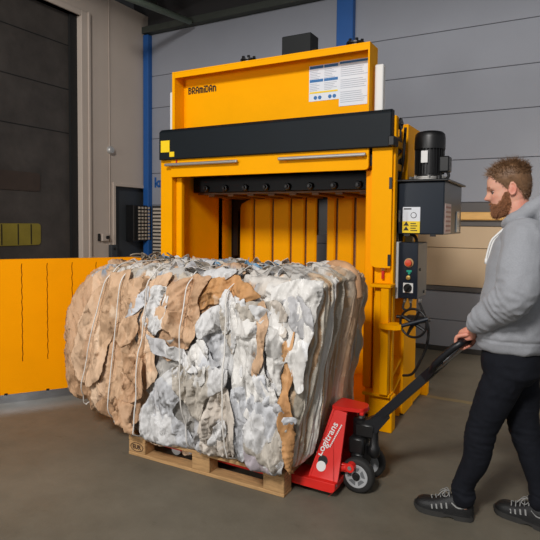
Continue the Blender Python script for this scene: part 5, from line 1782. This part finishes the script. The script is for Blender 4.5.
def beard_hi(th):
    t = abs(th)
    return float(np.interp(t, [0, 0.28, 0.45, 0.8, 1.1, 1.3, 1.5], [0.083, 0.083, 0.073, 0.064, 0.082, 0.118, 0.12]))
c = MB(); capR = []
for j in range(10):
    row = []
    for k in range(60):
        th = -1.5 + 3.0 * k / 59
        z = beard_hi(th) * (1 - j / 9.0) + 0.002
        mouth = math.exp(-(th / 0.3) ** 2 - ((z - 0.0675) / 0.006) ** 2)
        row.append(c.bm.verts.new(head_surf(th, z, 0.0022 - 0.005 * mouth - 0.003 * (j == 0))))
    capR.append(row)
for a, b2 in zip(capR, capR[1:]):
    for k in range(59): c.bm.faces.new((a[k], a[k + 1], b2[k + 1], b2[k]))
bd_o = c.build('beard', M_beard, PE, smooth=True)
while len(bs_) < 3000:
    th = random.uniform(-1.5, 1.5); z = random.uniform(0.0, 0.125)
    if z > beard_hi(th) + random.uniform(-0.012, 0.004): continue
    if abs(th) < 0.34 and abs(z - 0.0675) < 0.006: continue
    p0 = head_surf(th, z, 0.001); nrm_ = (head_surf(th, z, 0.02) - p0).normalized()
    d = nrm_ * 0.6 + Vector((0.05, 0, -0.8)) + Vector((random.gauss(0, .22), random.gauss(0, .22), random.gauss(0, .2)))
    chin = max(0, 1 - z / 0.06) * max(0, math.cos(th))
    bs_.append((p0, d, 0.006 + 0.010 * chin + 0.005 * random.random(), 0.0011))
strands('beard_strand_tufts', M_beard, bs_, bd_o)
c = MB()
sb = []
for s in (-1, 1):
    for k in range(46):
        t = random.random()
        th = s * (0.20 + 0.42 * t); z = 0.156 + 0.004 * math.sin(t * 3) + random.uniform(-0.003, 0.003)
        p0 = head_surf(th, z, 0.001); nrm_ = (head_surf(th, z, 0.02) - p0).normalized()
        sb.append((p0, nrm_ * 0.4 + Vector((0.5, -s * 0.5, 0.1)), 0.009, 0.0007))
c.bm.free()
strands('eyebrow', mat('brow_fair', rgb(170, 124, 90), 0.6), sb, PE)

# hoodie
def wrinkle(me, fn):
    n = len(me.vertices)
    co = np.empty(n * 3); me.vertices.foreach_get('co', co); co = co.reshape(-1, 3)
    no = np.empty(n * 3); me.vertices.foreach_get('normal', no); no = no.reshape(-1, 3)
    co = co + no * fn(co)[:, None]
    me.vertices.foreach_set('co', co.ravel()); me.update()
bm = bmesh.new()
stack(bm, [(-0.222, MY, 0.936, 0.142, 0.180), (-0.222, MY, 0.948, 0.152, 0.190), (-0.222, MY, 0.985, 0.155, 0.194), (-0.220, MY, 1.008, 0.162, 0.200), (-0.212, MY, 1.06, 0.170, 0.200), (-0.200, MY, 1.2, 0.160, 0.192), (-0.185, MY, 1.35, 0.152, 0.215),
           (-0.172, MY, 1.45, 0.140, 0.220), (-0.160, MY, 1.505, 0.116, 0.190), (-0.155, MY, 1.54, 0.09, 0.130), (-0.160, MY, 1.565, 0.066, 0.085)], e=2.4)
limb(bm, [SHR + Vector((0, -0.03, 0.0)), SHR.lerp(ELR, 0.5), ELR, ELR.lerp(WRR, 0.5), WRR.lerp(ELR, 0.16), WRR.lerp(ELR, 0.05)], [0.095, 0.090, 0.078, 0.068, 0.056, 0.042])
ellip(bm, (-0.165, 2.80, 1.49), (0.10, 0.075, 0.085)); ellip(bm, (-0.155, 3.10, 1.49), (0.10, 0.075, 0.085))
# hood: collar roll round the neck, higher behind, and the hood lying on the back
col_ = []
for t in np.linspace(0, 2 * PI, 17)[:-1]:
    cx_ = -0.190 + -0.092 * math.cos(t)
    col_.append(Vector((cx_ + 0.02, MY + 0.100 * math.sin(t), 1.548 + 0.058 * (1 - math.cos(t)))))
c2_ = col_ + [col_[0], col_[1]]
limb(bm, c2_, [0.019 + 0.026 * (1 - math.cos(2 * PI * k / 16)) / 2 for k in range(18)], n=14, sub=3)
ellip(bm, (-0.062, MY, 1.575), (0.062, 0.14, 0.105), Matrix.Rotation(math.radians(25), 3, 'Y'))
ellip(bm, (-0.11, MY, 1.61), (0.075, 0.12, 0.06))
hood = remeshed(bm, 0.0075, 7, 0.5)
def hoodfold(co):
    q = co * np.array([10, 8, 10.0])
    ad = np.array(ELB) - np.array(WRI); ad /= np.linalg.norm(ad)
    tA = ((co - np.array(WRI)) @ ad)
    dA = np.linalg.norm(co - np.array(WRI) - tA[:, None] * ad, axis=1)
    onf = np.exp(-(np.maximum(dA - 0.07, 0) / 0.02) ** 2) * np.exp(-np.maximum(tA - 0.30, 0) / 0.05)
    f = 0.006 * pnoise(q) + 0.005 * (1 - 2 * np.abs(pnoise(co * np.array([9, 9, 22.0]) + 4))) * np.exp(-((co[:, 2] - 0.99) / 0.10) ** 2)
    dE = np.linalg.norm(co - np.array(ELB), axis=1)
    f += 0.010 * (1 - 2 * np.abs(pnoise(co * np.array([16, 10, 26.0]) + 11))) * np.exp(-(dE / 0.13) ** 2)
    f += 0.010 * (1 - 2 * np.abs(pnoise(np.stack([tA * 26, dA * 8, co[:, 1] * 8], -1)))) * onf
    f += 0.006 * (1 - 2 * np.abs(pnoise(co * np.array([20, 14, 14.0]) + 23))) * np.exp(-((co[:, 2] - 1.56) / 0.07) ** 2)
    f += 0.008 * (1 - 2 * np.abs(pnoise(co * np.array([11, 11, 6.0]) + 51)))
    rib = np.exp(-((co[:, 2] - 0.997) / 0.006) ** 2)
    f -= 0.006 * rib
    return f
wrinkle(hood, hoodfold)
M_hood = mat('grey_marl_fleece', rgb(150, 152, 157), 0.9, var=0.10, vscale=160, bump=0.25, bscale=380, spec=0.15, sheen=0.15)
ho = link('hoodie', hood, M_hood, PE, smooth=True)
ho['label'] = 'grey marl hoodie with the hood down'
for s in (-1, 1):
    c = MB()
    y0 = MY - s * 0.052
    c.tube(spline([(-0.262, y0, 1.535), (-0.292, y0 - s * 0.004, 1.505), (-0.322, y0 - s * 0.004, 1.47), (-0.338, y0, 1.415), (-0.345, y0, 1.375)], 6), 0.0055, 8)
    c.tube([(-0.345, y0, 1.378), (-0.346, y0, 1.352)], 0.007, 8)
    c.build('drawstring', M_white, ho, smooth=True)
# seam of the hood and of the sleeve cuff
bm = bmesh.new()
limb(bm, [SHL + Vector((0, 0.03, 0.0)), SHL.lerp(ELB, 0.5) + Vector((0.0, -0.01, 0)), ELB + Vector((0.0, 0, 0)), ELB.lerp(WRI, 0.5), WRI.lerp(ELB, 0.20), WRI.lerp(ELB, 0.12)], [0.095, 0.090, 0.077, 0.064, 0.050, 0.038])
slv = remeshed(bm, 0.0065, 6, 0.5)
wrinkle(slv, hoodfold)
link('sleeve', slv, M_hood, ho, smooth=True)
c = MB()
cu2 = WRI.lerp(ELB, 0.17); cd = (ELB - WRI).normalized(); ca_ = cd.orthogonal().normalized(); cb_ = cd.cross(ca_)
c.lathe(WRI.lerp(ELB, 0.06), cd, [(0.0, 0.033), (0.004, 0.038), (0.03, 0.042), (0.055, 0.047), (0.06, 0.044)], 28)
c.build('cuff', M_hood, ho, angle=50)

# jeans
bm = bmesh.new()
stack(bm, [(-0.215, MY, 0.775, 0.10, 0.15), (-0.215, MY, 0.82, 0.135, 0.182), (-0.218, MY, 0.88, 0.142, 0.186), (-0.218, MY, 0.97, 0.135, 0.176)], e=2.4)
limb(bm, [HPL + Vector((0, 0, -0.02)), HPL.lerp(KNL, 0.45), KNL, KNL.lerp(ANL, 0.38) + Vector((0.012, 0, 0)), ANL + Vector((0, 0, 0.09)), ANL + Vector((0.004, 0, 0.014))], [0.098, 0.090, 0.072, 0.066, 0.052, 0.053])
limb(bm, [HPR + Vector((0, 0, -0.02)), HPR.lerp(KNR, 0.45), KNR, KNR.lerp(ANR, 0.38) + Vector((0.012, 0, 0)), ANR + Vector((0, 0, 0.09)), ANR + Vector((0.004, 0, 0.014))], [0.098, 0.090, 0.072, 0.066, 0.052, 0.053])
jn = remeshed(bm, 0.007, 5, 0.5)
def jfold(co):
    f = 0.004 * pnoise(co * 12)
    for K_ in (KNL, KNR):
        d = np.linalg.norm(co - np.array(K_), axis=1)
        f += 0.008 * (1 - 2 * np.abs(pnoise(co * np.array([9, 9, 30.0]) + 3))) * np.exp(-(d / 0.13) ** 2)
    f += 0.009 * (1 - 2 * np.abs(pnoise(co * np.array([10, 10, 36.0]) + 13))) * np.exp(-((co[:, 2] - 0.15) / 0.07) ** 2)
    f += 0.006 * (1 - 2 * np.abs(pnoise(co * np.array([18, 12, 18.0]) + 33))) * np.exp(-((co[:, 2] - 0.76) / 0.1) ** 2)
    return f
wrinkle(jn, jfold)
M_jean = mat('dark_denim', rgb(20, 22, 29), 0.85, var=0.2, vscale=40, bump=0.2, bscale=260, spec=0.2)
je = link('jeans', jn, M_jean, PE, smooth=True)
je['label'] = 'dark navy jeans'

# work shoes
M_shoe = mat('shoe_black', rgb(19, 19, 20), 0.6, var=0.25, vscale=30, bump=0.2, bscale=150)
M_sole = mat('shoe_sole', rgb(46, 45, 43), 0.75, var=0.2, vscale=20)
M_trim = mat('shoe_trim', rgb(140, 140, 138), 0.6)
def shoe(base, yaw, pitch, sidesign, label):
    """local: x from heel (0) to toe (0.295), y to the person's left, z up"""
    Mx = Matrix.Translation(base) @ Matrix.Rotation(yaw, 4, 'Z') @ Matrix.Rotation(pitch, 4, 'Y')
    def W(x, y, z): return Mx @ Vector((x, y, z))
    T_ = [(-0.004, .022, .070, .085), (0.008, .033, .108, .1), (0.045, .040, .122, .1), (0.085, .041, .122, .1), (0.115, .042, .118, .1), (0.145, .044, .106, .1), (0.175, .047, .092, .1), (0.205, .050, .082, .1), (0.235, .051, .077, .1), (0.262, .047, .072, .1), (0.281, .037, .062, .1), (0.295, .018, .045, .1)]
    c = MB(); rows = []
    n = 26
    for (x, w, h, _) in T_:
        row = []
        for k in range(n):
            t = PI * k / (n - 1)
            ct, st_ = math.cos(t), math.sin(t)
            y = w * math.copysign(abs(ct) ** 0.75, ct) * (1 - 0.28 * (st_ ** 3) * (h > 0.08))
            z = 0.026 + (h - 0.026) * abs(st_) ** 0.62
            row.append(c.bm.verts.new(W(x, y + 0.006 * sidesign * math.sin(x / 0.295 * PI), z)))
        rows.append(row)
    for a, b2 in zip(rows, rows[1:]):
        for k in range(n - 1): c.bm.faces.new((a[k], a[k + 1], b2[k + 1], b2[k]))
        c.bm.faces.new((a[0], b2[0], b2[-1], a[-1]))
    c.bm.faces.new(rows[0]); c.bm.faces.new(list(reversed(rows[-1])))
    sh = c.build('shoe', M_shoe, PE, smooth=True)
    sh.data.set_sharp_from_angle(angle=math.radians(50))
    if label: sh['label'] = label
    c = MB(); rows = []
    S_ = [(-0.006, .018, 0.006, 0.034), (0.006, .032, 0.0, 0.036), (0.045, .040, 0.0, 0.034), (0.085, .041, 0.0, 0.032), (0.092, .040, 0.010, 0.032), (0.115, .040, 0.012, 0.031), (0.135, .043, 0.008, 0.030), (0.15, .045, 0.0, 0.030), (0.20, .051, 0.0, 0.030), (0.24, .052, 0.001, 0.031), (0.27, .046, 0.005, 0.033), (0.29, .033, 0.012, 0.036), (0.302, .015, 0.02, 0.038)]
    for (x, w, z0, z1) in S_:
        dy = 0.006 * sidesign * math.sin(max(0, x) / 0.295 * PI)
        rows.append([c.bm.verts.new(W(x, dy + sgn * w * k, z)) for (sgn, z, k) in ((1, z0, 0.96), (1, z1, 1.0), (-1, z1, 1.0), (-1, z0, 0.96))])
    for a, b2 in zip(rows, rows[1:]):
        for k in range(4): c.bm.faces.new((a[k], a[(k + 1) % 4], b2[(k + 1) % 4], b2[k]))
    c.bm.faces.new(rows[0]); c.bm.faces.new(list(reversed(rows[-1])))
    c.build('sole', M_sole, sh, angle=40)
    def top(x): return float(np.interp(x, [q[0] for q in T_], [q[2] for q in T_]))
    c = MB()
    for i in range(5):
        x = 0.115 + 0.022 * i; z = top(x) + 0.002
        a = [W(x, -0.026, z - 0.014), W(x + 0.004, -0.012, z - 0.001), W(x + 0.010, 0.0, z + 0.002), W(x + 0.004, 0.012, z - 0.001), W(x, 0.026, z - 0.014)]
        c.tube(spline(a, 3), 0.0028, 6)
    for sgn in (-1, 1):
        z = top(0.115) + 0.008
        c.tube(spline([W(0.118, 0, z), W(0.135, sgn * 0.02, z + 0.010), W(0.150, sgn * 0.034, z - 0.008), W(0.13, sgn * 0.03, z - 0.016), W(0.118, 0, z)], 4), 0.0024, 6)
        c.tube(spline([W(0.118, 0, z), W(0.150, sgn * 0.012, z + 0.004), W(0.175, sgn * 0.03, z - 0.022)], 4), 0.0024, 6)
    c.build('laces', M_trim, sh, smooth=True)
    c = MB()
    for sgn in (-1, 1):
        dy = 0.006 * sidesign
        for (x, xl) in ((0.125, 0.016), (0.150, 0.016), (0.175, 0.016), (0.198, 0.014)):
            z = top(x)
            w = float(np.interp(x, [q[0] for q in T_], [q[1] for q in T_]))
            c.hull_quad([W(x, sgn * w * 0.93 + dy, z * 0.74), W(x + xl * 0.5, sgn * w * 0.93 + dy, z * 0.74), W(x + xl * 0.2, sgn * w * 1.035 + dy, z * 0.5), W(x - xl * 0.3, sgn * w * 1.035 + dy, z * 0.5)],
                        [W(x, sgn * w * 0.86 + dy, z * 0.74), W(x + xl * 0.5, sgn * w * 0.86 + dy, z * 0.74), W(x + xl * 0.2, sgn * w * 0.96 + dy, z * 0.5), W(x - xl * 0.3, sgn * w * 0.96 + dy, z * 0.5)])
        c.tube(spline([W(0.102, sgn * 0.033 + dy, 0.088), W(0.07, sgn * 0.0385 + dy, 0.070), W(0.03, sgn * 0.035 + dy * 0.5, 0.076)], 5), 0.0042, 6)
    c.build('side_trim', M_trim, sh)
    return sh
shoe(Vector((-0.378, 2.936, 0.0)), PI + 0.04, 0.0, 1, 'black lace-up work shoe, stepping forward')
shoe(Vector((-0.002, 3.012, 0.0)), PI - 0.30, 0.0, -1, 'black lace-up work shoe, trailing')

# ------------------------------------------------------------------ light
def area(name, loc, aim, size, power, col=(1, 1, 1), sy=None, spread=None):
    l = bpy.data.lights.new(name, 'AREA')
    l.energy = power; l.size = size; l.color = col
    if sy: l.shape = 'RECTANGLE'; l.size_y = sy
    if spread: l.spread = spread
    o = bpy.data.objects.new(name, l); COL.objects.link(o)
    o.location = loc
    o.rotation_euler = (Vector(aim) - Vector(loc)).to_track_quat('-Z', 'Y').to_euler()
    return o
area('key_light', (-0.7, -3.6, 6.0), (-2.0, 3.8, 1.2), 1.2, 540, (1, 0.97, 0.94))
area('side_light', (-4.2, -2.2, 2.3), (-1.9, 3.8, 1.3), 0.9, 72, (1, 0.97, 0.94))
area('door_light', (-5.5, 4.05, 1.0), (-4.1, 3.0, 0.0), 0.5, 10, (0.85, 0.93, 1.0))
area('wall_fill', (1.0, 5.7, 1.5), (-0.7, 6.78, 1.1), 0.5, 20, (1, 0.9, 0.76))  # unseen fill light added to brighten the lower back wall
w = bpy.data.worlds.new('world'); SC.world = w
w.use_nodes = True
w.node_tree.nodes['Background'].inputs[0].default_value = (0.92, 0.95, 1.0, 1)
w.node_tree.nodes['Background'].inputs[1].default_value = 0.26
vs = SC.view_settings
vs.view_transform = 'Standard'
vs.look = 'None'
vs.exposure = 0.0
vs.gamma = 1.0
vs.use_curve_mapping = False
